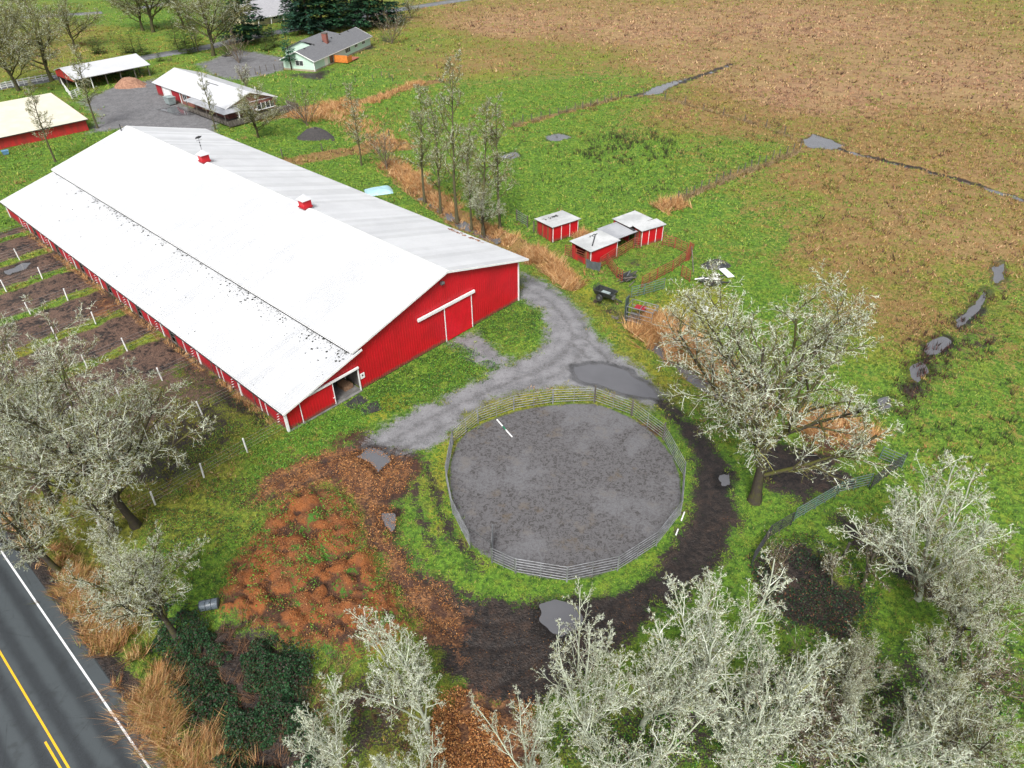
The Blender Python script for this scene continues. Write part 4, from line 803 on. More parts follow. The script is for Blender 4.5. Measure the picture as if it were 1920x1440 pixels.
# ------------------------------------------------------------------ small sheds by the corral
def mono_shed(label, o, rz, L, D, zf, zb, walls, roof_mat, ovh=.3, strips=3, open_left=False, left_mat=None, posts=False):
    t = thing('field_shed', label, 'shed', (o[0], o[1], 0), rz)
    if 'f' in walls:
        n = strips
        for k in range(n): box('wall_panel', t, M['red_metal'], (L*(k+.5)/n, 0, zf/2+.03), (L/n-.07, .06, zf-.1))
        for k in range(n+1): box('trim_strip', t, M['white_trim'], (min(max(L*k/n, .03), L-.03), -.025, zf/2), (.08, .07, zf-.06))
    for side, x in (('l', 0), ('r', L)):
        if side in walls:
            nb = int(D/.3)
            for k in range(nb):
                y = D*(k+.5)/nb; z = zf+(zb-zf)*y/D-.08
                m = random.choice([M['red_wood'], M['red_wood'], M['brown_wood'], M['red_side']]) if side == 'l' else M['red_wood']
                if open_left and side == 'l' and .3 < y/D < .8: box('board', t, m, (x, y, .45), (.05, D/nb-.02, .8)); continue
                box('board', t, m, (x, y, z/2), (.05, D/nb-.015, z))
    if 'b' in walls: box('back_wall', t, M['red_side'], (L/2, D, zb/2), (L, .06, zb-.08))
    if posts or open_left:
        for x in (.08, L-.08):
            for y, z in ((.08, zf), (D-.08, zb)): box('post', t, M['old_wood'], (x, y, z/2-.05), (.12, .12, z-.1))
    n = max(3, int(round((L+2*ovh)/.9))); wd = (L+2*ovh)/n
    s = (zb-zf)/D
    rf = slab('roof', t, M['old_wood'], [(-ovh+.05, -ovh+.05, zf-ovh*s+.0), (L+ovh-.05, -ovh+.05, zf-ovh*s), (L+ovh-.05, D+ovh-.05, zb+ovh*s), (-ovh+.05, D+ovh-.05, zb+ovh*s)], .06)
    V, F = rib_roof(wd, (-ovh, zf-ovh*s+.03), (D+ovh, zb+ovh*s+.03), .02, .3)
    me = mesh_np('roof_panel', [(b, a, c) for a, b, c in V], [tuple(reversed(f)) for f in F], roof_mat)
    for k in range(n): q = link('roof_panel', me, rf); q.location = (-ovh+k*wd, 0, .01+.012*random.random()); q.rotation_euler = (0, .004*random.uniform(-1, 1), 0)
    return t, rf
shA, rfA = mono_shed('small red shed with white roof standing alone near the ditch', G(1036, 454.5), R(34), 4.3, 3.6, 2.25, 2.05, 'flrb', M['old_white_roof'])
_b = G(1108, 473, 2.3); _b = _b[:2]+np.array([math.cos(R(40)), math.sin(R(40))])*.3+np.array([-math.sin(R(40)), math.cos(R(40))])*.3
shB, rfB = mono_shed('open red shed with torn white roof at the corral gate', _b, R(38), 4.7, 3.4, 2.25, 2.3, 'flrb', M['old_white_roof'], strips=1, open_left=True)
_c0 = G(1156, 448, 2.0); shC, rfC = mono_shed('low open shelter with grey sheet roof between the red corral sheds', _c0, R(37), 3.7, 3.5, 1.95, 2.1, 'b', M['grey_roof'], .12, posts=True)
_e0 = G(1201, 463); shE, rfE = mono_shed('red shed front with white strips at the far end of the corral', _e0, R(30), 3.6, 1.5, 2.35, 2.4, 'flr', M['old_white_roof'], .3, strips=3)
_d0 = G(1181, 424, 2.4); shD, rfD = mono_shed('white roofed shed at the back of the corral sheds', _d0, R(37), 4.0, 3.0, 2.3, 2.35, 'lrb', M['old_white_roof'], .2, posts=True)
def roof_junk(rf, c, n, r, z):
    lumps('torn_roofing', np.c_[c[0]+rng.uniform(-r[0], r[0], n), c[1]+rng.uniform(-r[1], r[1], n), np.full(n, z)], rng.uniform(.04, .16, n), M['moss_black'], rf)
roof_junk(rfA, (1.6, 2.7), 26, (1.2, .25), 2.2); roof_junk(rfB, (3.0, 2.9), 14, (1.0, .2), 2.36)
beam('fallen_gutter', rfB, M['black_gap'], (1.0, .8, 2.36), (3.3, 2.7, 2.40), .16, .06); beam('fallen_gutter', rfC, M['black_gap'], (3.5, .2, 2.08), (3.6, 3.6, 2.22), .3, .07)

# ------------------------------------------------------------------ corral panels and gates
def cz(p): return G(960+p[0]/5.3333, 380+p[1]/5.3333)
def panel_run(pts, mat, label, cat='fence panel', name='pipe_fence', step=3.2, h=1.6, rails=5, px=None):
    t = thing(name, label, cat); W = [np.asarray((px or G)(*p) if px is None else px(p))[:2] for p in pts]
    for a, b in zip(W[:-1], W[1:]):
        n = max(1, int(round(np.linalg.norm(b-a)/step)))
        for k in range(n): corral_panel(t, a+(b-a)*k/n, a+(b-a)*(k+1)/n, mat, h, rails, .04)
    return t
panel_run([(1050, 560), (1215, 460), (1285, 465)], M['rust_rail'], 'rust red pipe fence in front of the low grey shelter', px=cz)
panel_run([(1500, 430), (1625, 460), (1745, 520)], M['rust_rail'], 'rust red pipe fence running right from the white striped shed', px=cz)
panel_run([(1745, 580), (1600, 690), (1445, 770), (1290, 860)], M['rust_rail'], 'long rust red pipe fence closing the corral on the right', px=cz)
panel_run([(880, 660), (1035, 560)], M['rust_rail'], 'rust red pipe gate against the open red shed', px=cz)
panel_run([(945, 620), (1045, 760), (1100, 800)], M['rust_rail'], 'bent orange red pipe panel leaning inside the corral', px=cz)
panel_run([(1190, 960), (1320, 930), (1520, 870)], M['green_rail'], 'mixed green and grey pipe gates stacked at the corral exit', px=cz)
panel_run([(530, 530), (640, 570), (800, 640)], M['rust_rail'], 'rusty pipe fence along the open side of the red shed', px=cz)
panel_run([(1690, 740), (1775, 800)], M['rust_rail'], 'single rusty panel standing alone in the grass', px=cz)
panel_run([(47, 180), (155, 245)], M['grey_metal'], 'grey pipe gate left of the lone red shed', px=cz, name='pipe_gate', cat='gate')
for p, h in (((47, 180), 1.7), ((155, 245), 1.7), ((218, 290), 1.6)):
    q = cz(p); o = rod('gate_post', None, M['old_wood'], (q[0], q[1], -.1), (q[0], q[1], h), .1); meta(o, {47: 'dark wooden post at the far end of the grey gate', 155: 'dark wooden post between grey gate and lone shed', 218: 'dark wooden post touching the lone red shed'}[p[0]], 'post')
lg = thing('leaning_gate', 'rusty gate leaning upright on a dark prop at the corral corner', 'gate'); q = cz((1755, 590)); q2 = cz((1815, 700))
for k in range(4): beam('plank', lg, M['rust_rail'], (q[0]+k*.16-.3, q[1]+.05*k, 0), (q[0]+k*.16+.1, q[1]+.3, 2.6-.1*k), .14, .05)
beam('prop', lg, M['old_wood'], (q2[0], q2[1], 0), (q[0]+.3, q[1]+.2, 2.0), .1, .1)
tp = thing('hanging_tarp', 'dark grey tarpaulin hung on the corral rails', 'tarpaulin'); a = cz((735, 650)); b = cz((880, 690))
g = np.linspace(0, 1, 9); V = []
for i, f in enumerate(g):
    for z in (1.35, .9, .4, .05): p_ = a[:2]+(b-a)[:2]*f; V.append((p_[0]+.05*math.sin(f*17+z*3), p_[1]-.1-.08*math.cos(f*13+z), z-.18*math.sin(f*math.pi)*(z > 1)))
mobj('sheet', V, [(i*4+j, i*4+4+j, i*4+5+j, i*4+1+j) for i in range(8) for j in range(3)], pm('tarp_grey', (.10, .115, .125), (.07, .08, .085), 2, .5), tp, True)
# panels and gates near the big oak on the right
for pts, mat, lab in (([(1648, 862), (1690, 880)], M['green_rail'], 'pale green pipe gate at the end of the right hand fence'),
                      ([(1692, 872), (1630, 918)], M['dark_metal'], 'dark pipe panel between the green gate and the oak'),
                      ([(1628, 912), (1570, 926)], M['green_rail'], 'low green pipe panel between darker panels right of the oak'),
                      ([(1565, 932), (1487, 978)], M['green_rail'], 'green pipe panels running down under the lichened branches'),
                      ([(1482, 985), (1440, 1010), (1408, 1060)], M['dark_metal'], 'dark sagging panels below the big oak')):
    panel_run(pts, mat, lab, step=3.0, h=1.5, rails=5)
q = G(1580, 1045); o = rod('fence_post', None, M['old_wood'], (q[0], q[1], -.1), (q[0]+.1, q[1], 1.6), .1); meta(o, 'short dark post standing alone below the right hand panels', 'post')

# ------------------------------------------------------------------ cart, cage, covered piles, drums
q = cz((930, 960)); ct = thing('manure_cart', 'small black two wheeled cart on the grass by the drive', 'cart', (q[0], q[1], 0), R(-38))
cb = mobj('body', [(-1.1, -.55, .55), (1.1, -.55, .55), (1.1, .55, .55), (-1.1, .55, .55), (-1.3, -.75, 1.15), (1.3, -.75, 1.15), (1.3, .75, 1.15), (-1.3, .75, 1.15), (-1.2, -.65, 1.15), (1.2, -.65, 1.15), (1.2, .65, 1.15), (-1.2, .65, 1.15), (-1.05, -.5, .62), (1.05, -.5, .62), (1.05, .5, .62), (-1.05, .5, .62)],
     [(3, 2, 1, 0), (0, 1, 5, 4), (1, 2, 6, 5), (2, 3, 7, 6), (3, 0, 4, 7), (4, 5, 9, 8), (5, 6, 10, 9), (6, 7, 11, 10), (7, 4, 8, 11), (9, 13, 12, 8), (10, 14, 13, 9), (11, 15, 14, 10), (8, 12, 15, 11), (12, 13, 14, 15)], pm('black_paint', (.02, .024, .024), (.04, .042, .04), 3, .35), ct)
for y in (-.82, .82):
    rod('wheel', ct, M['black_gap'], (-.3, y-.12, .42), (-.3, y+.12, .42), .42, 16); rod('hub', ct, M['grey_metal'], (-.3, y-.14, .42), (-.3, y+.14, .42), .16, 10)
for k in range(5): rod('beater_tine', ct, M['dark_metal'], (-1.25, -.6+k*.3, 1.1), (-1.35, -.6+k*.3, 1.45), .04)
beam('drawbar', ct, M['dark_metal'], (1.1, 0, .5), (2.3, 0, .3), .12, .1); box('mechanism', ct, M['grey_metal'], (1.25, -.3, .75), (.35, .4, .4)); box('load', ct, M['bin_grey'], (.0, .1, .75), (1.0, .5, .2))
q = cz((1290, 1180)); cg = thing('squeeze_cage', 'open steel cattle cage of pipes with a tall green side', 'cage', (q[0], q[1], 0), R(-30))
for x in (-1.5, 0, 1.5):
    for y in (-.9, .9): rod('upright', cg, M['grey_metal'], (x, y, 0), (x, y, 1.9), .04)
    rod('top_bar', cg, M['grey_metal'], (x, -.9, 1.9), (x, .9, 1.9), .04)
for y in (-.9, .9):
    for z in (.2, .7, 1.2, 1.9): rod('side_rail', cg, M['grey_metal'], (-1.5, y, z), (1.5, y, z), .04)
for x, y in ((.3, -.3), (1.1, -.3), (.3, .4), (1.1, .4)): rod('hoop', cg, M['pen_rail'], (x, y, 1.92), (x+.5, y+.1, 1.92), .04)
box('steel_floor', cg, M['dark_metal'], (0, 0, .15), (3, 1.8, .06)); box('red_pad', cg, M['red_side'], (-.3, .2, 1.5), (1.2, .9, .1))
gp = box('side_panel', cg, pm('dark_green_board', (.04, .075, .075), (.06, .09, .09), 2, .5), (-1.75, -.2, 1.35), (.08, 1.0, 2.7))
def sticks(name, c, n, L, r, spread, zmax, mat, label, cat, rz=None, mats=None):
    t = thing(name, label, cat, (c[0], c[1], 0))
    for k in range(n):
        a = (rz if rz is not None else random.uniform(0, 3.14))+random.gauss(0, .25); l = L*random.uniform(.6, 1.1); x, y = random.gauss(0, spread), random.gauss(0, spread); z = random.uniform(.05, zmax)
        rod('log', t, (mats and random.choice(mats)) or mat, (x-math.cos(a)*l/2, y-math.sin(a)*l/2, z), (x+math.cos(a)*l/2, y+math.sin(a)*l/2, z+random.uniform(-.1, .1)), r*random.uniform(.6, 1.2), 6)
    return t
sticks('timber_pile', cz((1140, 775)), 30, 1.9, .07, .5, .9, M['dark_metal'], 'dark heap of old poles behind the cart', 'timber pile', rz=.8, mats=[M['dark_metal'], M['old_wood'], M['grey_metal']])
sticks('plank_scatter', cz((1130, 1180)), 7, 1.2, .06, .9, .1, M['old_wood'], 'loose old planks lying on grass left of the steel cage', 'planks')
sticks('log_pile', G(1332, 530), 26, 1.6, .11, .7, .5, M['moss_black'], 'dark log pile with pale cut ends below the covered heap', 'log pile', rz=.2, mats=[M['moss_black'], M['moss_black'], M['black_gap'], M['white_post']])
tc = pm('black_plastic_cover', (.022, .024, .026), (.05, .052, .055), 2, .3, .5, 5)
heap('covered_heap', G(1342, 498), 2.0, 1.2, .9, tc, 'heap under shiny black plastic in the wet pasture', 'covered heap', seed=11)
q = G(1362, 513); o = box('white_board', None, M['white_trim'], (q[0], q[1], .12), (.9, 2.3, .06), R(15), ); meta(o, 'white board lying beside the black covered heap', 'board')
def drum(name, p, mat, label, lie=None, r=.3, L=.9):
    t = thing(name, label, 'drum', (p[0], p[1], 0))
    d = np.array([math.cos(lie), math.sin(lie), 0]) if lie is not None else np.array([0, 0, 1.]); b = np.array([0, 0, r]) if lie is not None else np.zeros(3)
    rod('body', t, mat, b-d*L/2*(lie is not None), b+d*L/2+d*L/2*(lie is None), r, 20)
    for k in (.02, .35, .65, .98): c = b-d*L/2*(lie is not None)+d*L*k; rod('rim', t, mat, c-d*.02, c+d*.02, r*1.04, 20)
    return t
drum('drum', G(395, 1140), pm('blue_grey_drum', (.13, .16, .19), (.09, .11, .13), 4, .35), 'blue grey drum lying on grass beside the compost heap', R(12), .38, 1.25)
drum('drum', G(1321, 585), M['white_post'], 'small white drum left of the big oak crown', None, .35, .6)
# pale tarp beside the barn
q = G(709, 360); gx_ = np.linspace(-1, 1, 15); X_, Y_ = np.meshgrid(gx_, gx_); zz = .12+.5*np.clip(1-np.maximum(np.abs(X_), np.abs(Y_))**4, 0, 1)*(.6+.8*fbm(X_*1.5+3, Y_*1.5, 9))
ii = (np.arange(14)[:, None]*15+np.arange(14)).ravel(); o = mobj('tarp_heap', np.c_[(X_*2.1+.2*fbm(X_*2, Y_*2, 3)).ravel(), (Y_*1.5+.2*fbm(X_*2, Y_*2, 4)).ravel(), zz.ravel()], [np.stack([ii, ii+1, ii+16, ii+15], 1)], pm('pale_blue_tarp', (.36, .55, .60), (.28, .46, .52), 1.5, .4, .3, 6), None, True)
o.location = (q[0], q[1], -.1); o.rotation_euler = (0, 0, .3); meta(o, 'pale turquoise tarpaulin spread over a heap on grass behind the barn', 'tarpaulin')
o = heap('brush_pile', G(593, 258), 3.4, 1.9, 2.0, pm('dark_brush', (.03, .028, .03), (.055, .05, .05), 5, .9, .9, 12), 'dark dome shaped brush pile on the lawn behind the barn', 'brush pile', seed=8)
bk = (lambda c: [rod('stick', o, M['old_wood'], (math.cos(a)*r*3.0, math.sin(a)*r*1.6, max(0, 1.9*(1-r*r))+.05), (math.cos(a+.5)*(r+.35)*2.6, math.sin(a+.5)*(r+.35)*1.4, max(0, 1.7*(1-(r+.3)**2))+.12), .03, 5) for a, r in c])([(random.uniform(0, 6.28), random.uniform(0, .7)) for _ in range(60)])

# ------------------------------------------------------------------ fences
ORD = ['first', 'second', 'third', 'fourth', 'fifth', 'sixth', 'seventh', 'eighth', 'ninth']
for k in range(9):
    vk = .2+8.02*k; t = thing('paddock_fence', f'white post and wire paddock fence, {ORD[k]} counting from the near barn corner', 'fence', (*bl(0, vk), 0), BANG, 'paddock fences beside the barn')
    us = [-4.4, -8.55, -12.8, -17.0, -21.2][:5 if k > 1 else 4]; tops = []
    for u_ in us:
        dx, dy = random.gauss(0, .06), random.gauss(0, .06); rod('post', t, M['white_post'], (u_, 0, -.2), (u_+dx, dy, 1.62+random.uniform(-.08, .06)), .075, 10)
    for z in (.45, .8, 1.15, 1.5): 
        for a, b in zip([-.45]+us[:-1], us): rod('wire', t, M['wire'], (a, 0, z), (b, 0, z+random.uniform(-.03, .03)), .009, 4)
def field_fence(pts, label, step=4.0, h=1.4, mat=None, wires=(.4, .8, 1.15), rr=.085):
    W = smooth_line(GL(pts), 6); t = thing('field_fence', label, 'fence'); d = np.r_[0, np.cumsum(np.hypot(*np.diff(W, axis=0).T))]; s = np.arange(0, d[-1], step)
    Q = np.c_[np.interp(s, d, W[:, 0]), np.interp(s, d, W[:, 1])]; P3 = []
    for q in Q:
        dx, dy = random.gauss(0, .05), random.gauss(0, .05); hh = h*random.uniform(.85, 1.15); rod('post', t, mat or M['old_wood'], (q[0], q[1], -.2), (q[0]+dx, q[1]+dy, hh), rr, 6)
    for a, b in zip(Q[:-1], Q[1:]):
        for z in wires: rod('wire', t, M['dark_metal'], (*a, z), (*b, z), .009, 4)
field_fence([(945, 238), (1080, 207), (1165, 182)], 'dark post fence on the left side of the wet green pasture', 2.2)
field_fence([(1165, 182), (1200, 180), (1262, 190), (1340, 212), (1440, 240), (1500, 268)], 'wire fence between the brown marsh and the green pasture', 5)
field_fence([(1500, 280), (1420, 310), (1340, 345), (1255, 385)], 'fence with grown grass on the right side of the green pasture', 2.0)
field_fence([(518, 192), (560, 180), (620, 168), (690, 150)], 'thin wire fence across the lawn below the mint house', 7)
field_fence([(530, 295), (600, 285), (660, 272), (700, 258), (770, 258)], 'wire fence on the lawn along the barn back', 7)
field_fence([(700, 152), (712, 147), (725, 143), (733, 150), (737, 154)], 'short dark rail fence on the lawn right of the mint house', 3.5, 1.3, rr=.09)
field_fence([(480, 140), (500, 133), (540, 130)], 'dark netting fence left of the mint house', 2.0, 1.4)
wf = thing('board_fence', 'white board fence along the lane behind the low red building', 'fence'); 
Wp = GL([(-40, 175), (0, 168), (50, 158), (105, 148)]); Wp = np.c_[np.interp(np.linspace(0, 3, 15), range(4), Wp[:, 0]), np.interp(np.linspace(0, 3, 15), range(4), Wp[:, 1])]
for a, b in zip(Wp[:-1], Wp[1:]):
    box('post', wf, M['white_trim'], (*a, .7), (.16, .16, 1.5), .8)
    for z in (.4, .8, 1.25): beam('board', wf, M['white_trim'], (*a, z), (*b, z), .05, .16)
wg = thing('board_fence', 'white board fence between the open shed and the cream roof', 'fence'); Wp = GL([(112, 150), (125, 172), (136, 186), (153, 178)])
for a, b in zip(Wp[:-1], Wp[1:]):
    for f in (0, .5): box('post', wg, M['white_trim'], (*(a+(b-a)*f), .75), (.16, .16, 1.6), .8)
    for z in (.35, .75, 1.15, 1.5): beam('board', wg, M['white_trim'], (*a, z), (*b, z), .05, .16)

# ------------------------------------------------------------------ trees
def tree_mat(name, moss=.5, rough=.85):
    t = NT(name); _, _, _, _, c = t.attr('Col')
    n = t.noise(7., 3, .7); c = t.hs(c, val=t.mr(n, .25, .75, .8, 1.25, False))
    if moss:
        sp = t.t.nodes.new('ShaderNodeSeparateXYZ'); t.t.links.new(t.geo.outputs['Normal'], sp.inputs[0])
        f = t.mr(t.math('ADD', sp.outputs[2], t.math('MULTIPLY', t.math('SUBTRACT', t.noise(2.2, 3), .5), 2.2)), .0, .7, 0, moss); c = t.mix(f, c, t.mix(n, (.045, .05, .01), (.115, .115, .02)))
    t.P(Base_Color=c, Roughness=rough); t.b.inputs['Specular IOR Level'].default_value = .2; return t.m
M['bark'] = tree_mat('mossy_bark', .8); M['bark_grey'] = tree_mat('grey_lichen_bark', .25); M['twig'] = tree_mat('lichened_twigs', 0); M['needle'] = tree_mat('evergreen_needles', 0)
def unit(v): return v/max(np.linalg.norm(v), 1e-9)
def tubes(polys, sides):
    Vs, Fs, Cs = [], [], []; base = 0; by = {}
    for p, r, c in polys: by.setdefault(len(p), []).append((p, r, c))
    for n, L in by.items():
        P = np.array([a[0] for a in L]); Rr = np.array([a[1] for a in L]); C = np.array([a[2] for a in L]); m = len(L)
        T = np.gradient(P, axis=1); T /= np.maximum(np.linalg.norm(T, axis=2, keepdims=True), 1e-9)
        ref = np.where(np.abs(T[:, :1, 2:3]) > .9, np.array([[[1., 0, 0]]]), np.array([[[0, 0, 1.]]])); A = np.cross(T, np.broadcast_to(ref, T.shape)); A /= np.maximum(np.linalg.norm(A, axis=2, keepdims=True), 1e-9); Bb = np.cross(T, A)
        th = np.arange(sides)*2*math.pi/sides
        ring = P[:, :, None]+Rr[:, :, None, None]*(A[:, :, None]*np.cos(th)[None, None, :, None]+Bb[:, :, None]*np.sin(th)[None, None, :, None])
        Vs.append(ring.reshape(-1, 3)); Cs.append(np.repeat(C, n*sides, 0))
        i = (np.arange(m)[:, None, None]*n+np.arange(n-1)[None, :, None])*sides; k = np.arange(sides)[None, None, :]; k2 = (k+1) % sides
        Fs.append((np.stack([i+k, i+k2, i+k2+sides, i+k+sides], -1).reshape(-1, 4))+base); base += m*n*sides
    return np.concatenate(Vs), np.concatenate(Fs), np.concatenate(Cs)
LICH = np.array([(.68, .74, .60), (.56, .62, .46), (.78, .82, .72), (.42, .46, .34)]); TWB = np.array([(.15, .105, .08), (.09, .07, .055), (.24, .17, .13)]); OLIVE = np.array([(.16, .165, .035), (.09, .10, .025), (.25, .25, .07)])
class Grow:
    def __init__(s, seed): s.g = np.random.default_rng(seed); s.lv = {}
    def line(s, p, d, L, r0, r1, n, wob, up):
        pts = [p]; d = unit(d); g = s.g.normal(0, wob, (n, 3))
        for k in range(n):
            d = d+g[k]; d[2] += up; d = d/math.sqrt(d@d); p = p+d*(L/n); pts.append(p)
        t = np.linspace(0, 1, n+1); return np.array(pts), r0+(r1-r0)*t**.8
    def kids(s, pts, rad, L, spec, lev):
        sp = spec[lev]; n = sp['n']; n = max(1, int(round(n*s.g.uniform(.8, 1.2)))); m = len(pts)-1; az0 = s.g.uniform(0, 6.28)
        for k in range(n):
            t = sp['t'][0]+(sp['t'][1]-sp['t'][0])*(k+s.g.uniform(.1, .9))/n; x = t*m; i = min(int(x), m-1); f = x-i
            p = pts[i]*(1-f)+pts[i+1]*f; tan = unit(pts[i+1]-pts[i]); r = rad[i]*(1-f)+rad[i+1]*f
            a = R(s.g.uniform(*sp['ang'])); az = az0+k*2.4+s.g.uniform(-.5, .5)
            q = np.array([0., 0, 1]) if abs(tan[2]) < .9 else np.array([1., 0, 0]); e1 = unit(np.cross(tan, q)); e2 = np.cross(tan, e1)
            d = tan*math.cos(a)+(e1*math.cos(az)+e2*math.sin(az))*math.sin(a)
            l = L*sp['len']*(sp.get('base', 1.15)-sp.get('fall', .55)*t)*s.g.uniform(.75, 1.2)
            r0 = max(min(r*.75, sp['r']*s.g.uniform(.8, 1.2)), .006); P_, Rr = s.line(p, d, l, r0, max(r0*sp.get('tip', .4), .004), sp['seg'], sp['wob'], sp['up'])
            s.lv.setdefault(lev, []).append((P_, Rr))
            if lev+1 < len(spec): s.kids(P_, Rr, l, spec, lev+1)
def tree_mesh(name, seed, H, trunkL, r0, spec, thick=2, spur=9000, spurL=(.08, .28), bark=(.10, .085, .07), pal=(.62, .18, .20), lean=(0, 0), sr=.014, bmat='bark', seg0=8, twob=.05, rtip=.45):
    g = Grow(seed); P0, R0 = g.line(np.array([0., 0, -.25]), np.array([lean[0], lean[1], 1.]), trunkL*H, r0, r0*rtip, seg0, twob, .02)
    R0[0] *= 1.35; g.kids(P0, R0, H, spec, 0); rg = g.g
    tk = [(P0, R0, np.array(bark))]
    for l in range(thick): tk += [(p, r, np.array(bark)*rg.uniform(.8, 1.3)*(1+.5*l)) for p, r in g.lv.get(l, [])]
    by = [x for x in tk]
    V, F, C = tubes(by, 6); trunk = mesh_np(name+'_trunk', V, F, M[bmat], True, cols=C)
    th = []; pal = np.array(pal)/sum(pal)
    def pick(n, q=None):
        k = rg.choice(3, n, p=pal if q is None else q); a = LICH[rg.integers(0, 4, n)]; b = TWB[rg.integers(0, 3, n)]; o = OLIVE[rg.integers(0, 3, n)]
        return np.where(k[:, None] == 0, a, np.where(k[:, None] == 1, b, o))*rg.uniform(.8, 1.12, (n, 1))
    for l in range(thick, len(spec)):
        L = g.lv.get(l, []); cs = pick(len(L), (pal*np.array([.55, 1.9, 1.3]))/(pal*np.array([.55, 1.9, 1.3])).sum() if l == len(spec)-1 else None); th += [(p, r, c) for (p, r), c in zip(L, cs)]
    V, F, C = tubes(th, 3); Fs = [F]
    # short spurs and lichen tufts along the fine wood
    segs = np.array([(p[i], p[i+1]) for p, r, c in th for i in range(len(p)-1)]); k = rg.integers(0, len(segs), spur); f = rg.uniform(0, 1, (spur, 1)); S = segs[k, 0]*(1-f)+segs[k, 1]*f
    tn = segs[k, 1]-segs[k, 0]; tn /= np.linalg.norm(tn, axis=1, keepdims=True); D = rg.normal(0, 1, (spur, 3)); D -= (D*tn).sum(1, keepdims=True)*tn*.7; D /= np.linalg.norm(D, axis=1, keepdims=True); D += tn*.5+np.array([0, 0, .25]); D /= np.linalg.norm(D, axis=1, keepdims=True)
    Ls = rg.uniform(*spurL, (spur, 1)); e1 = np.cross(D, tn); e1 /= np.maximum(np.linalg.norm(e1, axis=1, keepdims=True), 1e-6); e2 = np.cross(D, e1); w_ = sr*rg.uniform(.6, 1.5, (spur, 1))
    Vs = np.stack([S+e1*w_, S-e1*w_*.5+e2*w_*.87, S-e1*w_*.5-e2*w_*.87, S+D*Ls], 1).reshape(-1, 3); b = len(V)+np.arange(spur)[:, None, None]*4; fs = (np.array([(0, 1, 3), (1, 2, 3), (2, 0, 3)])[None]+b).reshape(-1, 3)
    C = np.r_[C, np.repeat(pick(spur), 4, 0)]; V = np.r_[V, Vs]
    crown = mesh_np(name+'_crown', V, [F, fs], M['twig'], False, cols=C); return trunk, crown, H
T = {}
def L_(n, t, ang, ln, seg, wob, up, r, **k): return dict(n=n, t=t, ang=ang, len=ln, seg=seg, wob=wob, up=up, r=r, **k)
OAKS = [L_(15, (.24, 1), (14, 72), .50, 8, .10, .05, .12, base=1.0, fall=.15), L_(9, (.15, 1), (25, 60), .42, 6, .15, .04, .07, base=1.1, fall=.5), L_(8, (.1, 1), (26, 60), .46, 4, .18, .03, .022), L_(8, (.1, 1), (28, 65), .5, 3, .22, .02, .0085, tip=.5)]
for i in range(2):   # spreading oaks heavy with lichen
    T['oak%d' % i] = tree_mesh('oak', 11+i, 14, .55, .30, OAKS, spur=26000, spurL=(.06, .2), sr=.009, bark=(.05, .042, .033), pal=(.54, .16, .30), rtip=.16)
T['mossoak0'] = tree_mesh('mossoak', 15, 14, .55, .30, OAKS, spur=9000, spurL=(.12, .34), sr=.015, bark=(.06, .055, .03), pal=(.26, .14, .60), rtip=.16)
for i in range(3):   # upright vase shaped trees, pale with lichen
    T['vase%d' % i] = tree_mesh('vase', 31+i, 12, .22, .22, [L_(8, (.4, 1), (8, 38), .76, 10, .06, .05, .07, base=1.05, fall=.25), L_(11, (.2, .97), (20, 42), .32, 6, .1, .08, .030, base=1.2, fall=.8), L_(7, (.15, 1), (28, 55), .38, 4, .14, .06, .015, base=1.1, fall=.6), L_(5, (.2, 1), (28, 55), .5, 3, .18, .05, .0085, tip=.5)], thick=1, spur=16000, spurL=(.05, .15), sr=.0105, bark=(.34, .37, .29), pal=(.66, .16, .18), bmat='bark_grey')
for i in range(3):   # tall narrow bare trees, mossy
    T['ash%d' % i] = tree_mesh('ash', 51+i, 18, .93, .25, [L_(22, (.25, 1), (30, 65), .22, 7, .16, .06, .08, base=1.1, fall=.7), L_(7, (.2, 1), (28, 60), .42, 5, .2, .04, .034), L_(6, (.15, 1), (30, 65), .5, 4, .22, .03, .018, tip=.5)], thick=1, spur=8000, spurL=(.1, .34), sr=.015, bark=(.085, .078, .045), pal=(.24, .20, .56), seg0=14, twob=.03, rtip=.12)
T['shrub0'] = tree_mesh('shrub', 71, 5, .12, .12, [L_(11, (.3, 1), (8, 42), .85, 7, .1, .04, .04, base=1.05, fall=.2), L_(7, (.2, 1), (20, 45), .38, 5, .12, .05, .022), L_(4, (.2, 1), (25, 50), .45, 3, .16, .03, .014, tip=.5)], thick=1, spur=1500, spurL=(.08, .25), bark=(.13, .10, .08), pal=(.12, .72, .16))
T['bare0'] = tree_mesh('bare', 81, 8, .4, .14, [L_(9, (.4, 1), (20, 50), .48, 7, .12, .05, .06, base=1.0, fall=.3), L_(7, (.2, 1), (25, 55), .42, 5, .16, .04, .03), L_(5, (.15, 1), (28, 60), .5, 3, .2, .03, .018, tip=.5)], thick=1, spur=2500, bark=(.10, .09, .075), pal=(.3, .5, .2))
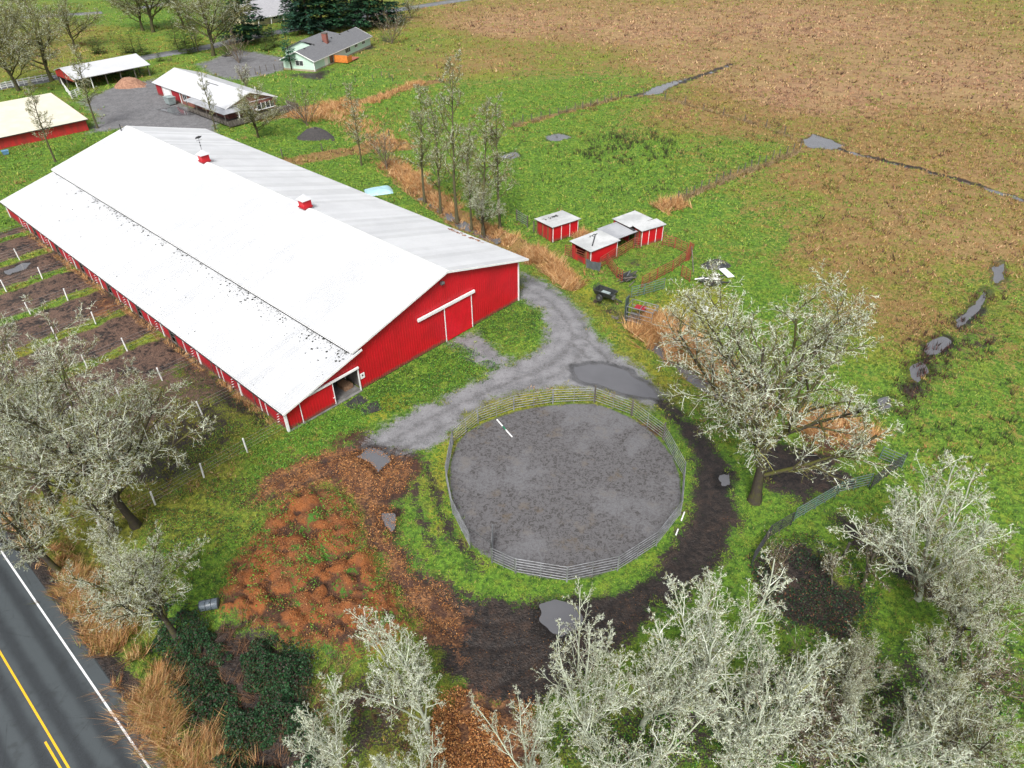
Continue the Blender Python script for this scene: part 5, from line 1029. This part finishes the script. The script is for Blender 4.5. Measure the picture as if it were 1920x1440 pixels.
def fir_mesh(seed, H, rbase, tiers, col, droop=-.18, start=.08, dens=1.0):
    g = np.random.default_rng(seed); P = np.array([[0, 0, z] for z in np.linspace(-.2, H, 8)])+np.r_[[[0, 0, 0]], g.normal(0, .04, (7, 3))]
    V, F, C = tubes([(P, np.linspace(.03*H*.55, .02, 8), np.array([.07, .05, .04]))], 7); tr = mesh_np('fir_trunk', V, F, M['bark_grey'], True, cols=C)
    Cn, Dn = [], []
    for t in range(tiers):
        f = start+(1-start)*(t+g.uniform(0, .8))/tiers; z = f*H; Rr = rbase*(1-f)**.8*g.uniform(.8, 1.15)+.15; nb = int(9*(1-f)+5)
        for b in range(nb):
            a = g.uniform(0, 6.28); n = max(4, int(Rr*9*dens)); s = g.uniform(.12, 1, n)**.8; p = np.c_[np.cos(a)*s*Rr, np.sin(a)*s*Rr, z+s*Rr*droop+s**2*Rr*.12]
            p += g.normal(0, .09+.03*Rr, (n, 3))*np.array([1, 1, .55]); Cn.append(p); Dn.append(np.c_[np.full(n, a), s])
    p = np.concatenate(Cn); m = len(p); a = np.concatenate(Dn)[:, 0]+g.normal(0, .7, m); l = g.uniform(.22, .5, m)*H/14+.08; wd = l*.42
    d = np.c_[np.cos(a), np.sin(a), g.uniform(-.5, .25, m)]; sd_ = np.c_[-np.sin(a), np.cos(a), g.uniform(-.4, .4, m)]
    V = np.stack([p-sd_*wd[:, None]*.5, p+d*l[:, None]*.55-sd_*wd[:, None]*.75, p+d*l[:, None]*1.1, p+d*l[:, None]*.5+sd_*wd[:, None]*.75], 1).reshape(-1, 3); F = np.arange(m*4).reshape(-1, 4)
    cc = np.array(col)[None]*g.uniform(.5, 1.5, (m, 1))*np.where(g.random((m, 1)) < .15, np.array([[1.5, 1.3, .9]]), 1); return tr, mesh_np('fir_crown', V, F, M['needle'], False, cols=np.repeat(cc, 4, 0)), H
T['fir0'] = fir_mesh(1, 18, 4.6, 26, (.016, .055, .025)); T['fir1'] = fir_mesh(2, 16, 4.2, 22, (.014, .045, .028), dens=.9); T['thuja0'] = fir_mesh(3, 5, 1.5, 16, (.055, .085, .02), .1, .03); T['young_fir'] = fir_mesh(4, 10, 2.2, 16, (.02, .075, .04), -.1, .22)
NAMES = {'oak': 'oak_tree', 'mossoak': 'oak_tree', 'vase': 'alder_tree', 'ash': 'ash_tree', 'shrub': 'bare_shrub', 'bare': 'bare_tree', 'fir': 'fir_tree', 'thuja': 'evergreen_shrub', 'young': 'young_fir'}
def plant(kind, xy, H, label, rz=None, lean=(0, 0), group=None, wide=1.0):
    tr, cr, h0 = T[kind]; k = H/h0; nm = NAMES[kind.rstrip('0123456789').split('_')[0]]
    t = thing(nm, label, 'shrub' if 'shrub' in nm else 'tree', (xy[0], xy[1], -.1), 0, group); t.rotation_euler = (lean[0], lean[1], rz if rz is not None else random.uniform(0, 6.28)); t.scale = (k*wide, k*wide, k)
    link('trunk', tr, t); link('crown', cr, t); return t
def by_top(x, y, H): return G(x, y, H)[:2]
gL = 'lichened trees along the near road'; gF = 'lichened trees in the foreground'; gM = 'bare trees along the ditch behind the barn'; gB = 'trees at the far left'
plant('oak0', G(1415, 940), 22.5, 'big spreading oak white with lichen right of the round pen', .4, wide=1.12)
plant('oak1', G(256, 985), 19.5, 'mossy trunked oak left of the compost heap', 2.0, (0, -.14), gL)
plant('oak1', G(212, 1005), 16, 'slimmer oak just behind the mossy trunked one, nearer the road', 4.0, (.08, -.2), gL)
plant('oak0', G(95, 935), 17, 'oak on the left edge hiding the paddock fences', 5.1, (.05, 0), gL)
plant('oak1', G(-60, 880), 17, 'oak cut off by the left picture edge', 3.4, (0, 0), gL)
plant('oak1', G(110, 1070), 13, 'low oak whose branches reach over the road edge line', 1.0, (-.05, -.15), gL)
plant('oak0', G(330, 1190), 12, 'small sparse oak above the dark bramble patch', 2.7, (0, .1), gL)
for (x, y, H, kd, lab, rz, wd) in (
    (770, 1165, 11, 'vase0', 'pale lichened tree standing in front of the brown leaf track', .3, 1.1), (600, 1325, 8, 'vase1', 'pale tree at the right side of the bramble patch', 1.9, 1.15), (780, 1390, 8.5, 'vase2', 'pale tree left of the orange leaf heap at the bottom edge', 4.1, 1.1),
    (990, 1310, 9, 'vase1', 'pale tree right of the orange leaf heap', 5.0, 1.0), (1110, 1190, 11, 'vase2', 'pale tree just right below the heart shaped puddle', 2.2, 1.05), (1250, 1125, 12.5, 'vase0', 'tall pale tree below the pen, between two others', 3.0, 1.05),
    (1385, 1075, 13.5, 'vase1', 'tallest pale tree in the foreground row below the pen', .9, 1.1), (1520, 1165, 11.5, 'vase2', 'pale tree on the right end of the foreground row', 5.6, 1.0), (1210, 1320, 11, 'vase1', 'pale tree at the bottom edge below the foreground row', 2.9, 1.1),
    (1430, 1290, 11.5, 'vase0', 'pale tree at the bottom edge right of centre', 4.6, 1.1), (1610, 1330, 9.0, 'bare0', 'thin branched tree at the bottom edge in the right corner thicket', 1.3, 1.3), (1690, 945, 8.5, 'bare0', 'slim dark trunked bare tree below the right hand panels', .5, 1.2),
    (1860, 870, 13, 'vase2', 'pale tree cut by the right edge above the thicket', 3.9, 1.3), (1915, 1010, 12, 'oak1', 'lichened oak on the right edge', 2.4, .9), (1900, 1260, 11, 'oak1', 'lichened oak in the lower right corner', 1.2, .9), (1750, 1300, 9.5, 'vase1', 'pale tree in the lower right thicket', 3.3, 1.2), (1620, 1215, 8.0, 'oak0', 'small oak with white twigs in the lower right thicket', 4.4, .9)):
    plant(kd, by_top(x, y, H), H, lab, rz, (0, 0), gF, wd)
THK = [(1560, 1100, 4.5), (1640, 1180, 5), (1720, 1120, 5), (1500, 1130, 3.5), (1800, 1150, 5.5), (1870, 1120, 5), (1590, 1250, 5), (1690, 1270, 6), (1810, 1270, 6), (1900, 1330, 6), (1540, 1380, 5.5), (1660, 1420, 6), (1780, 1430, 6), (1450, 1080, 3), (1730, 1000, 4)]
THKL = ['bare twiggy tree on the dark soil just above the thicket', 'brown bush in the thicket left of the slim dark trunked tree', 'brown bush at the foot of the slim dark trunked tree', 'low bare tree on the dark soil nearest the foreground row', 'brown bush below the pale tree cut by the right edge', 'brown bush at the right edge under the lichened oak',
        'thin bare tree between small oak and foreground row', 'brown bush under the small white twigged oak', 'brown bush in the middle of the lower right thicket', 'thin bare tree in the far lower right corner', 'brown bush at the bottom edge beside the thin branched tree', 'brown bush at the bottom edge left of the corner oak', 'thin bare tree at the bottom edge near the corner', 'smallest brown bush at the end of the dark panels', 'brown bush right of the short dark post']
for k, (x, y, H) in enumerate(THK):
    if k in (0, 2, 5, 6, 8, 10, 12, 13, 14): plant('shrub0' if k % 3 else 'bare0', G(x, y), H*1.05, THKL[k], None, (random.uniform(-.1, .1), random.uniform(-.1, .1)), 'bushes of the lower right thicket', 1.15)
for (x, y, H, kd, lab, rz) in (
    (678, 310, 14, 'ash0', 'single mossy ash on the lawn behind the barn', 0.2), (857, 412, 23, 'ash1', 'tallest bare tree in the row behind the barn', 1.0), (826, 398, 17, 'ash2', 'bare tree left of the tallest one behind the barn', 2.0), (796, 378, 18, 'ash0', 'leftmost tree of the bare row behind the barn', 3.3),
    (884, 426, 15, 'ash2', 'bare tree right of the tallest one behind the barn', 4.4), (906, 434, 18, 'ash0', 'second bare tree from the right in the row by the ditch', 5.0), (938, 428, 19, 'ash1', 'rightmost tree of the bare row by the ditch', .4), (908, 440, 8.5, 'oak1', 'low bushy pale tree at the barn corner by the ditch', .9)):
    plant(kd, G(x, y), H, lab, rz, (random.uniform(-.03, .03), random.uniform(-.03, .03)), gM, 1.0 if kd != 'ash1' else .85)
for (x, y, H, kd, lab, rz) in (
    (725, 312, 6.5, 'shrub0', 'dark bare bush beside the ditch right of the single ash', 0), (576, 235, 7.5, 'shrub0', 'tall thin stemmed bush above the dark brush pile', 1), (484, 258, 10, 'mossoak0', 'small mossy tree in front of the stable porch', 2), (404, 243, 11, 'ash2', 'slim bare tree before the white stable roof', 3), (466, 178, 9, 'bare0', 'bare tree behind the white stable roof', 1.5),
    (735, 82, 9, 'shrub0', 'many stemmed bare tree right of the mint house', 4), (448, 118, 8, 'shrub0', 'fine twigged shrub on the yard left of the mint house', .4), (104, 303, 14, 'ash1', 'mossy tree before the cream roofed building', 2.2), (183, 240, 16, 'ash0', 'mossy tree at the end of the cream roof', 3.9), (98, 152, 20, 'mossoak0', 'large mossy tree beside the lane behind the board fence', 5.5),
    (35, 170, 19, 'mossoak0', 'lichened tree by the lane at the left edge', 1.5), (-30, 120, 20, 'mossoak0', 'lichened tree cut by the left edge beyond the lane', .8), (287, 60, 22, 'mossoak0', 'dark limbed oak in the field beyond the lane', 3.1), (268, 57, 18, 'mossoak0', 'second oak close beside the dark limbed field oak', 4.9), (400, 104, 21, 'mossoak0', 'grey lichened tree at the lane corner', 2.9), (372, 98, 12, 'ash2', 'mossy tree left of the lane corner tree', 2.9), (60, 30, 17, 'mossoak0', 'far pale tree beyond the field at upper left', .2), (20, 95, 16, 'mossoak0', 'lichened tree in the yellow field at upper left', 3.7), (770, 35, 7, 'mossoak0', 'small round tree beside the lane at the marsh edge', 1.6),
    (140, 90, 15, 'mossoak0', 'pale tree in the yellow field beyond the open shed', 2.6), (345, 55, 16, 'mossoak0', 'fuzzy grey tree left of the tall fir', 1.9)):
    plant(kd, G(x, y), H, lab, rz, (0, 0), gB, 1.25 if 'oak' in kd else 1.0)
for (x, y, H, kd, lab) in ((462, 78, 18, 'fir0', 'leftmost tall dark fir by the far house'), (580, 62, 17, 'fir1', 'dark fir right behind the mint house roof left end'), (606, 58, 19, 'fir0', 'dark fir in the middle of the clump behind the mint house'), (635, 52, 18, 'fir1', 'dark fir right in the clump behind the mint house'), (692, 52, 17, 'fir0', 'dark fir right of the lane gap'), (722, 45, 16, 'fir1', 'second dark fir right of the lane gap'), (560, 50, 14, 'fir0', 'smaller dark fir at the left end of the clump'), (660, 20, 16, 'fir1', 'dark fir across the lane behind the clump')):
    plant(kd, G(x, y), H*1.35, lab, None, (0, 0), 'dark firs behind the mint house', 1.2)
plant('young_fir', G(547, 132), 10.5, 'slim blue green young fir at the mint house gable')
for k, (x, y, H) in enumerate(((236, 100, 5), (252, 99, 5.5), (268, 103, 5), (178, 100, 4.5), (188, 101, 4.5), (335, 96, 8), (352, 100, 7), (365, 92, 8), (500, 95, 5), (515, 88, 6), (425, 105, 4), (300, 115, 3))):
    plant('thuja0', G(x, y), H, ['left of three olive evergreens behind the open shed', 'middle of three olive evergreens behind the open shed', 'right of three olive evergreens behind the open shed', 'left of two round evergreens over the open shed roof', 'right of two round evergreens over the open shed roof', 'tall olive evergreen below the lane corner, left one', 'tall olive evergreen below the lane corner, middle one', 'tall olive evergreen below the lane corner, right one', 'evergreen shrub between far house and yard', 'larger evergreen shrub left of the young fir', 'bright green shrub at the lane corner', 'low hedge shrub right of the open shed'][k], None, (0, 0), 'evergreen shrubs by the lane', 1.15)

# ------------------------------------------------------------------ grass, reeds, brambles, leaves
def leaf_mat(name, rough=.7, tr=.0):
    t = NT(name); _, _, _, _, c = t.attr('Col'); t.P(Base_Color=c, Roughness=rough); t.b.inputs['Specular IOR Level'].default_value = .25; return t.m
M['blade'] = leaf_mat('grass_blades', .75); M['leaf'] = leaf_mat('small_leaves', .55)
def blades(P, h, wd, lean, col, nb, spread, bend=.35, az=None):
    """nb blades at each tuft point P (n,3); h, wd, lean, spread per tuft; col (n*nb,3)"""
    n = len(P); m = n*nb; a = rng.uniform(0, 6.28, m); P = np.repeat(P, nb, 0); h = np.repeat(h, nb)*rng.uniform(.6, 1.25, m); wd = np.repeat(wd, nb); sp = np.repeat(spread, nb)*np.sqrt(rng.uniform(0, 1, m)); le = np.repeat(lean, nb)*rng.uniform(.4, 1.3, m)
    if az is not None: a2 = np.repeat(az, nb)+rng.normal(0, .55, m)
    else: a2 = a+rng.normal(0, .5, m)
    B = P+np.c_[np.cos(a)*sp, np.sin(a)*sp, np.zeros(m)-.03]; ca = rng.uniform(0, 6.28, m); sdv = np.c_[np.cos(ca), np.sin(ca), np.zeros(m)]*wd[:, None]*.5
    tip = B+np.c_[np.cos(a2)*h*le, np.sin(a2)*h*le, h]
    V = np.stack([B-sdv, B+sdv, tip], 1).reshape(-1, 3); return V, np.arange(m*3).reshape(-1, 3), np.repeat(col, 3, 0)
def polar_scatter(n, r0, r1, a0=-64, a1=64):
    r = np.sqrt(rng.uniform(r0*r0, r1*r1, n)); a = np.radians(rng.uniform(a0, a1, n)); return np.c_[r*np.sin(a), r*np.cos(a)]
GRN = np.array([(.045, .125, .015), (.10, .20, .02), (.15, .27, .03), (.26, .32, .05), (.03, .08, .012), (.32, .34, .08)]); OLV = np.array([(.16, .17, .03), (.24, .24, .04), (.10, .11, .02), (.32, .29, .06)]); DRY = np.array([(.42, .235, .135), (.33, .17, .10), (.21, .10, .065), (.50, .34, .19), (.10, .055, .035), (.34, .26, .10)]); OCH = np.array([(.32, .20, .065), (.25, .135, .045), (.38, .26, .11), (.13, .075, .035), (.17, .18, .035), (.12, .17, .025)])
GV, GF, GC = [], [], []; gb = 0
for (n, r0, r1, nb, hs, ws, sp, am) in ((46000, 17, 48, 6, (.07, .20), .045, .14, 66), (52000, 48, 90, 6, (.09, .24), .07, .2, 50), (52000, 90, 170, 5, (.12, .32), .13, .34, 46), (36000, 170, 330, 4, (.15, .42), .26, .7, 44)):
    X = polar_scatter(n, r0, r1, -am, am); Z = zones(X)
    bare = np.maximum.reduce([Z['gravel'], Z['mud'], Z['sand'], Z['chips'], Z['compost']*.85])+(fbm(X[:, 0]*1.3, X[:, 1]*1.3, 101)-.5)*.9
    ok = (bare < .5) & (Z['pud'] < -.15) & (Z['road'] > 1.3) & (Z['far'] > 3.2) & ~((Z['bu'] > -.6) & (Z['bu'] < BW+.4) & (Z['bv'] > -.2) & (Z['bv'] < BLEN+.3)) & (Z['stream'] < .2)
    X = X[ok]; Z = {k: v[ok] for k, v in Z.items()}; m = len(X); hz = height(X, Z)
    dv = Z['dry']+(fbm(X[:, 0]*.4, X[:, 1]*.4, 111)-.5)*1.3+(fbm(X[:, 0]*.09, X[:, 1]*.09, 115)-.5)*.8+rng.normal(0, .2, m); isdry = dv > .52
    lv = Z['lush']-.08+(fbm(X[:, 0]*.3, X[:, 1]*.3, 121)-.5)*1.3+(fbm(X[:, 0]*.07, X[:, 1]*.07, 125)-.5)*1.1+rng.normal(0, .15, m)-Z['moss']*.3; isol = (lv < .45) & ~isdry
    h = rng.uniform(*hs, m)*(.7+.8*fbm(X[:, 0]*.4, X[:, 1]*.4, 131))*np.where(isdry, 1.25, 1.0); tus = (rng.random(m) < .05*isdry); h = h*np.where(tus, 1.7, 1)
    rep = lambda a: np.repeat(a, nb, 0)
    pick = lambda A, q: A[np.clip((q*len(A)).astype(int), 0, len(A)-1)]
    q = np.clip(rep(rng.random(m))*.7+rng.random(m*nb)*.3, 0, .999); col = pick(GRN, q); col = np.where(rep(isol)[:, None], pick(OLV, q), col); col = np.where(rep(isdry)[:, None], np.where(rep(Z['lush']+rng.normal(0, .14, m) > .4)[:, None], pick(OCH, q), pick(DRY, q)), col); col = np.where(rep(tus)[:, None], np.array([[.075, .04, .03]]), col)
    col = col*rng.uniform(.8, 1.2, (m*nb, 1))
    V, F, C = blades(np.c_[X, hz], h, np.full(m, ws)*rng.uniform(.7, 1.3, m), np.full(m, .9), col, nb, np.full(m, sp)); GV.append(V); GF.append(F+gb); GC.append(C); gb += len(V)
o = mobj('grass', np.concatenate(GV), [np.concatenate(GF)], M['blade'], cols=np.concatenate(GC)); meta(o, 'green and straw coloured pasture grass covering the fields', 'grass', kind='stuff')
# tall straw coloured reeds
REED = np.array([(.46, .24, .09), (.55, .33, .14), (.36, .16, .06), (.62, .42, .22), (.26, .11, .045)])
def on_line(pl, hw, n):
    W = smooth_line(GL(pl) if not isinstance(pl, np.ndarray) else pl, 6); d = np.r_[0, np.cumsum(np.hypot(*np.diff(W, axis=0).T))]; s = rng.uniform(0, d[-1], n); X = np.c_[np.interp(s, d, W[:, 0]), np.interp(s, d, W[:, 1])]
    t = np.c_[np.interp(s+.5, d, W[:, 0]), np.interp(s+.5, d, W[:, 1])]-X; t /= np.maximum(np.linalg.norm(t, axis=1, keepdims=True), 1e-6); nn = np.c_[-t[:, 1], t[:, 0]]; off = rng.normal(0, .5, n)*hw; return X+nn*off[:, None], np.arctan2(t[:, 1], t[:, 0])
def reeds(name, label, specs, pal, ws=.035, nb=14):
    V_, F_, C_ = [], [], []; b = 0
    for pl, hw, n, h in specs:
        X, az = on_line(pl, hw, n); k = fbm(X[:, 0]*.5, X[:, 1]*.5, 141) > .36; X, az = X[k], az[k]; Z = zones(X); hz = height(X, Z); m = len(X)
        base = az+math.pi*.5*rng.choice([-1, 1], m)+(fbm(X[:, 0]*.35, X[:, 1]*.35, 151)-.5)*5
        q = np.clip(np.repeat(rng.random(m), nb)*.6+rng.random(m*nb)*.4, 0, .999); col = pal[(q*len(pal)).astype(int)]*rng.uniform(.8, 1.2, (m*nb, 1))
        V, F, C = blades(np.c_[X, hz], h*rng.uniform(.6, 1.15, m), np.full(m, ws), rng.uniform(.35, 1.5, m), col, nb, np.full(m, .22), az=base); V_.append(V); F_.append(F+b); C_.append(C); b += len(V)
    o = mobj(name, np.concatenate(V_), [np.concatenate(F_)], M['blade'], cols=np.concatenate(C_)); return meta(o, label, 'reeds', kind='stuff')
reeds('reeds', 'tawny dead reeds along the ditch and field fences', [([(985, 470), (1040, 505), (1078, 535)], 1.4, 900, 1.2), ([(1205, 600), (1240, 625), (1300, 670)], 2.2, 1100, 1.4), ([(1290, 650), (1340, 690), (1420, 760)], 1.5, 600, 1.2), ([(725, 300), (790, 350), (850, 395)], 2.2, 800, 1.0), ([(860, 405), (960, 452)], 1.2, 350, .9),
      ([(1500, 805), (1560, 790), (1630, 835)], 2.0, 500, .9), ([(560, 225), (620, 205), (665, 195)], 5, 900, .9), ([(640, 215), (700, 250), (740, 285)], 4, 600, .8), ([(690, 195), (740, 175), (790, 155)], 1.6, 350, .9), ([(1235, 395), (1280, 380)], 2, 160, 1.3), ([(1080, 448), (1100, 440)], 1, 80, 1.0)], REED, .06, 12)
reeds('fence_grass', 'dull tall grass grown along the field fences', [([(960, 238), (1080, 205), (1170, 182)], .8, 300, .7), ([(1250, 390), (1340, 347), (1500, 284)], .8, 420, .7), ([(1190, 180), (1262, 191), (1340, 213), (1440, 241), (1500, 268)], .7, 260, .6)], np.array([(.24, .17, .09), (.16, .11, .06), (.34, .25, .15), (.13, .14, .04)]), .06, 10)
reeds('verge_grass', 'long tawny grass on the road verge', [([(135, 1080), (205, 1180), (275, 1290), (355, 1400), (415, 1490)], 1.5, 2300, .85), ([(95, 1020), (150, 1100), (225, 1220)], .9, 500, .6), ([(-40, 880), (90, 1020)], 1.3, 500, .6), ([(270, 1280), (360, 1400), (450, 1500)], 2.0, 700, 1.0)], np.r_[REED, OLV[:2]], .032, 14)
reeds('wall_grass', 'thin straw coloured grass along the long barn wall', [(np.array([bl(-.75, v) for v in (2, 20, 40, 66)]), .35, 420, .5)], REED, .03, 10)
# leafy ground plants, brambles, leaf litter: small leaves spread through a low volume
def in_poly(P, n):
    lo, hi = P.min(0), P.max(0); out = np.zeros((0, 2))
    while len(out) < n:
        X = rng.uniform(lo, hi, (n*2, 2)); out = np.r_[out, X[poly_sd(X, P) > -rng.exponential(.25, len(X))]]
    return out[:n]
def leaves(name, label, cat, specs, flat=.5):
    V_, C_ = [], []
    for poly, n, hmax, size, pal, clump in specs:
        X = in_poly(GL(poly), n); Z = zones(X); hz = height(X, Z); f = fbm(X[:, 0]*clump, X[:, 1]*clump, 161, 3); kp = f > (.52 if clump == .6 and name == 'weeds' else .38 if name != 'brambles' else .33); X, hz, f = X[kp], hz[kp], f[kp]; m = len(X)
        z = hz+hmax*np.clip((f-.3)*2.6, .05, 1)*rng.uniform(.1, 1, m)**.6; p = np.c_[X, z]
        nr = rng.normal(0, flat, (m, 3)); nr[:, 2] += 1; nr /= np.linalg.norm(nr, axis=1, keepdims=True); a = rng.normal(0, 1, (m, 3)); a -= (a*nr).sum(1, keepdims=True)*nr; a /= np.linalg.norm(a, axis=1, keepdims=True); b = np.cross(nr, a); s = size*rng.uniform(.5, 1.4, (m, 1))
        V_.append(np.stack([p-a*s, p-b*s*.55, p+a*s, p+b*s*.55], 1).reshape(-1, 3)); c = pal[rng.integers(0, len(pal), m)]*rng.uniform(.65, 1.3, (m, 1)); C_.append(np.repeat(c, 4, 0))
    V = np.concatenate(V_); o = mobj(name, V, [np.arange(len(V)).reshape(-1, 4)], M['leaf'], cols=np.concatenate(C_)); return meta(o, label, cat, kind='stuff')
BRM = np.array([(.012, .045, .016), (.008, .028, .010), (.022, .07, .022), (.035, .022, .016)]); WEED = np.array([(.06, .20, .02), (.12, .30, .03), (.03, .09, .015), (.18, .28, .04)]); BRN = np.array([(.36, .15, .045), (.24, .09, .03), (.46, .24, .09), (.13, .055, .025)])
leaves('brambles', 'dark green bramble thicket between road verge and compost heap', 'brambles', [([(385, 1195), (440, 1172), (520, 1205), (575, 1240), (570, 1330), (620, 1470), (430, 1470), (370, 1360), (330, 1270), (345, 1210)], 42000, 1.5, .075, BRM, .6), ([(300, 1120), (390, 1180), (360, 1270), (280, 1200)], 7000, .8, .07, BRM, .8)])
reeds('dead_canes', 'tangled brown canes growing through the brambles', [([(330, 1200), (400, 1280), (470, 1400), (520, 1480)], 3.2, 330, .9), ([(420, 1180), (520, 1260), (600, 1400)], 2.4, 200, .8), ([(600, 1230), (720, 1290), (790, 1400)], 3, 200, .6)], np.array([(.16, .08, .045), (.09, .05, .03), (.24, .13, .07)]), .03, 9)
leaves('weeds', 'low leafy weeds along the barn gable and drive edge', 'weeds', [([(680, 735), (760, 690), (850, 645), (880, 655), (935, 690), (860, 725), (770, 760), (720, 775)], 11000, .45, .06, np.r_[WEED, BRM[:2]], .9), ([(545, 800), (600, 790), (690, 760), (690, 795), (600, 850), (480, 900), (470, 860)], 9000, .35, .055, WEED, .9), ([(900, 605), (975, 570), (1010, 590), (1015, 625), (950, 650), (900, 630)], 5000, .5, .06, np.r_[WEED, BRM], .9),
      ([(480, 780), (540, 805), (480, 850), (380, 880), (330, 850), (430, 800)], 7000, .35, .05, np.r_[OLV, WEED[:2]], 1.0), ([(340, 680), (500, 780), (480, 800), (330, 700)], 2500, .4, .05, np.r_[BRM, BRN[3:]], 1.0), ([(430, 1080), (520, 960), (640, 930), (690, 1060), (740, 1170), (600, 1200), (450, 1170)], 6500, .35, .06, WEED*.8, .6),
      ([(380, 900), (480, 900), (480, 1000), (360, 1060), (270, 1030), (280, 960)], 9000, .4, .055, np.r_[WEED, BRM, BRN[3:]], .9), ([(1400, 1040), (1520, 1000), (1640, 1100), (1620, 1220), (1440, 1180)], 9000, .6, .06, np.r_[BRM, BRM, BRN[3:]], .9), ([(1560, 1260), (1920, 1200), (1950, 1500), (1000, 1500), (1040, 1360), (1300, 1340)], 16000, .5, .07, np.r_[BRM, WEED], .8)])
leaves('leaf_litter', 'orange brown fallen leaves heaped on the muddy track', 'leaf litter', [([(815, 1330), (860, 1295), (930, 1305), (990, 1335), (1010, 1400), (1000, 1470), (800, 1470), (810, 1380)], 16000, .7, .06, BRN, .5), ([(470, 950), (500, 890), (590, 855), (690, 840), (770, 870), (735, 1000), (765, 1062), (840, 1112), (870, 1200), (790, 1180), (700, 1030), (640, 910), (540, 930)], 15000, .06, .05, BRN, 1.4),
      ([(420, 1110), (515, 950), (640, 930), (735, 1110), (730, 1205), (560, 1200)], 14000, .12, .05, BRN*.75, 1.2), ([(800, 1110), (1100, 1130), (1300, 1110), (1370, 960), (1340, 1060), (1130, 1230), (980, 1320), (860, 1260)], 2200, .04, .035, BRN*.5, 1.4)], .9)
# dark stalks in the wet pasture
def stalks(poly, n, h, pal):
    X = in_poly(GL(poly), n); k = fbm(X[:, 0]*.35, X[:, 1]*.35, 171) > .47; X = X[k]; m = len(X); nb = 7
    return blades(np.c_[X, np.zeros(m)], np.full(m, h)*rng.uniform(.5, 1.3, m), np.full(m, .07), np.full(m, .3), pal[rng.integers(0, len(pal), m*nb)], nb, np.full(m, .18))
DK = np.array([(.04, .035, .02), (.06, .045, .03), (.03, .05, .015)]); parts = [stalks([(1080, 255), (1260, 245), (1290, 290), (1180, 310), (1080, 300)], 420, .9, DK), stalks([(980, 240), (1440, 230), (1480, 290), (1300, 350), (1100, 380), (960, 330)], 420, .7, DK), stalks([(1180, 20), (1900, 20), (1900, 330), (1500, 250), (1180, 160)], 700, .6, np.array([(.10, .05, .04), (.07, .04, .03)])), stalks([(1690, 640), (1880, 520), (1890, 640), (1760, 780), (1680, 780)], 320, .6, np.array([(.10, .04, .035), (.05, .04, .03)])), stalks([(1650, 700), (1900, 650), (1900, 900), (1750, 900)], 160, .8, DK)]
b = 0; VV, FF, CC = [], [], []
for V, F, C in parts: VV.append(V); FF.append(F+b); CC.append(C); b += len(V)
meta(mobj('dead_stalks', np.concatenate(VV), [np.concatenate(FF)], M['blade'], cols=np.concatenate(CC)), 'dark dead dock stalks standing in the wet fields', 'weeds', kind='stuff')

0 and print('TRIS', sum(sum(len(p.vertices)-2 for p in me.polygons) if len(me.polygons) < 3000 else len(me.loops)-2*len(me.polygons) for me in bpy.data.meshes if me.users))
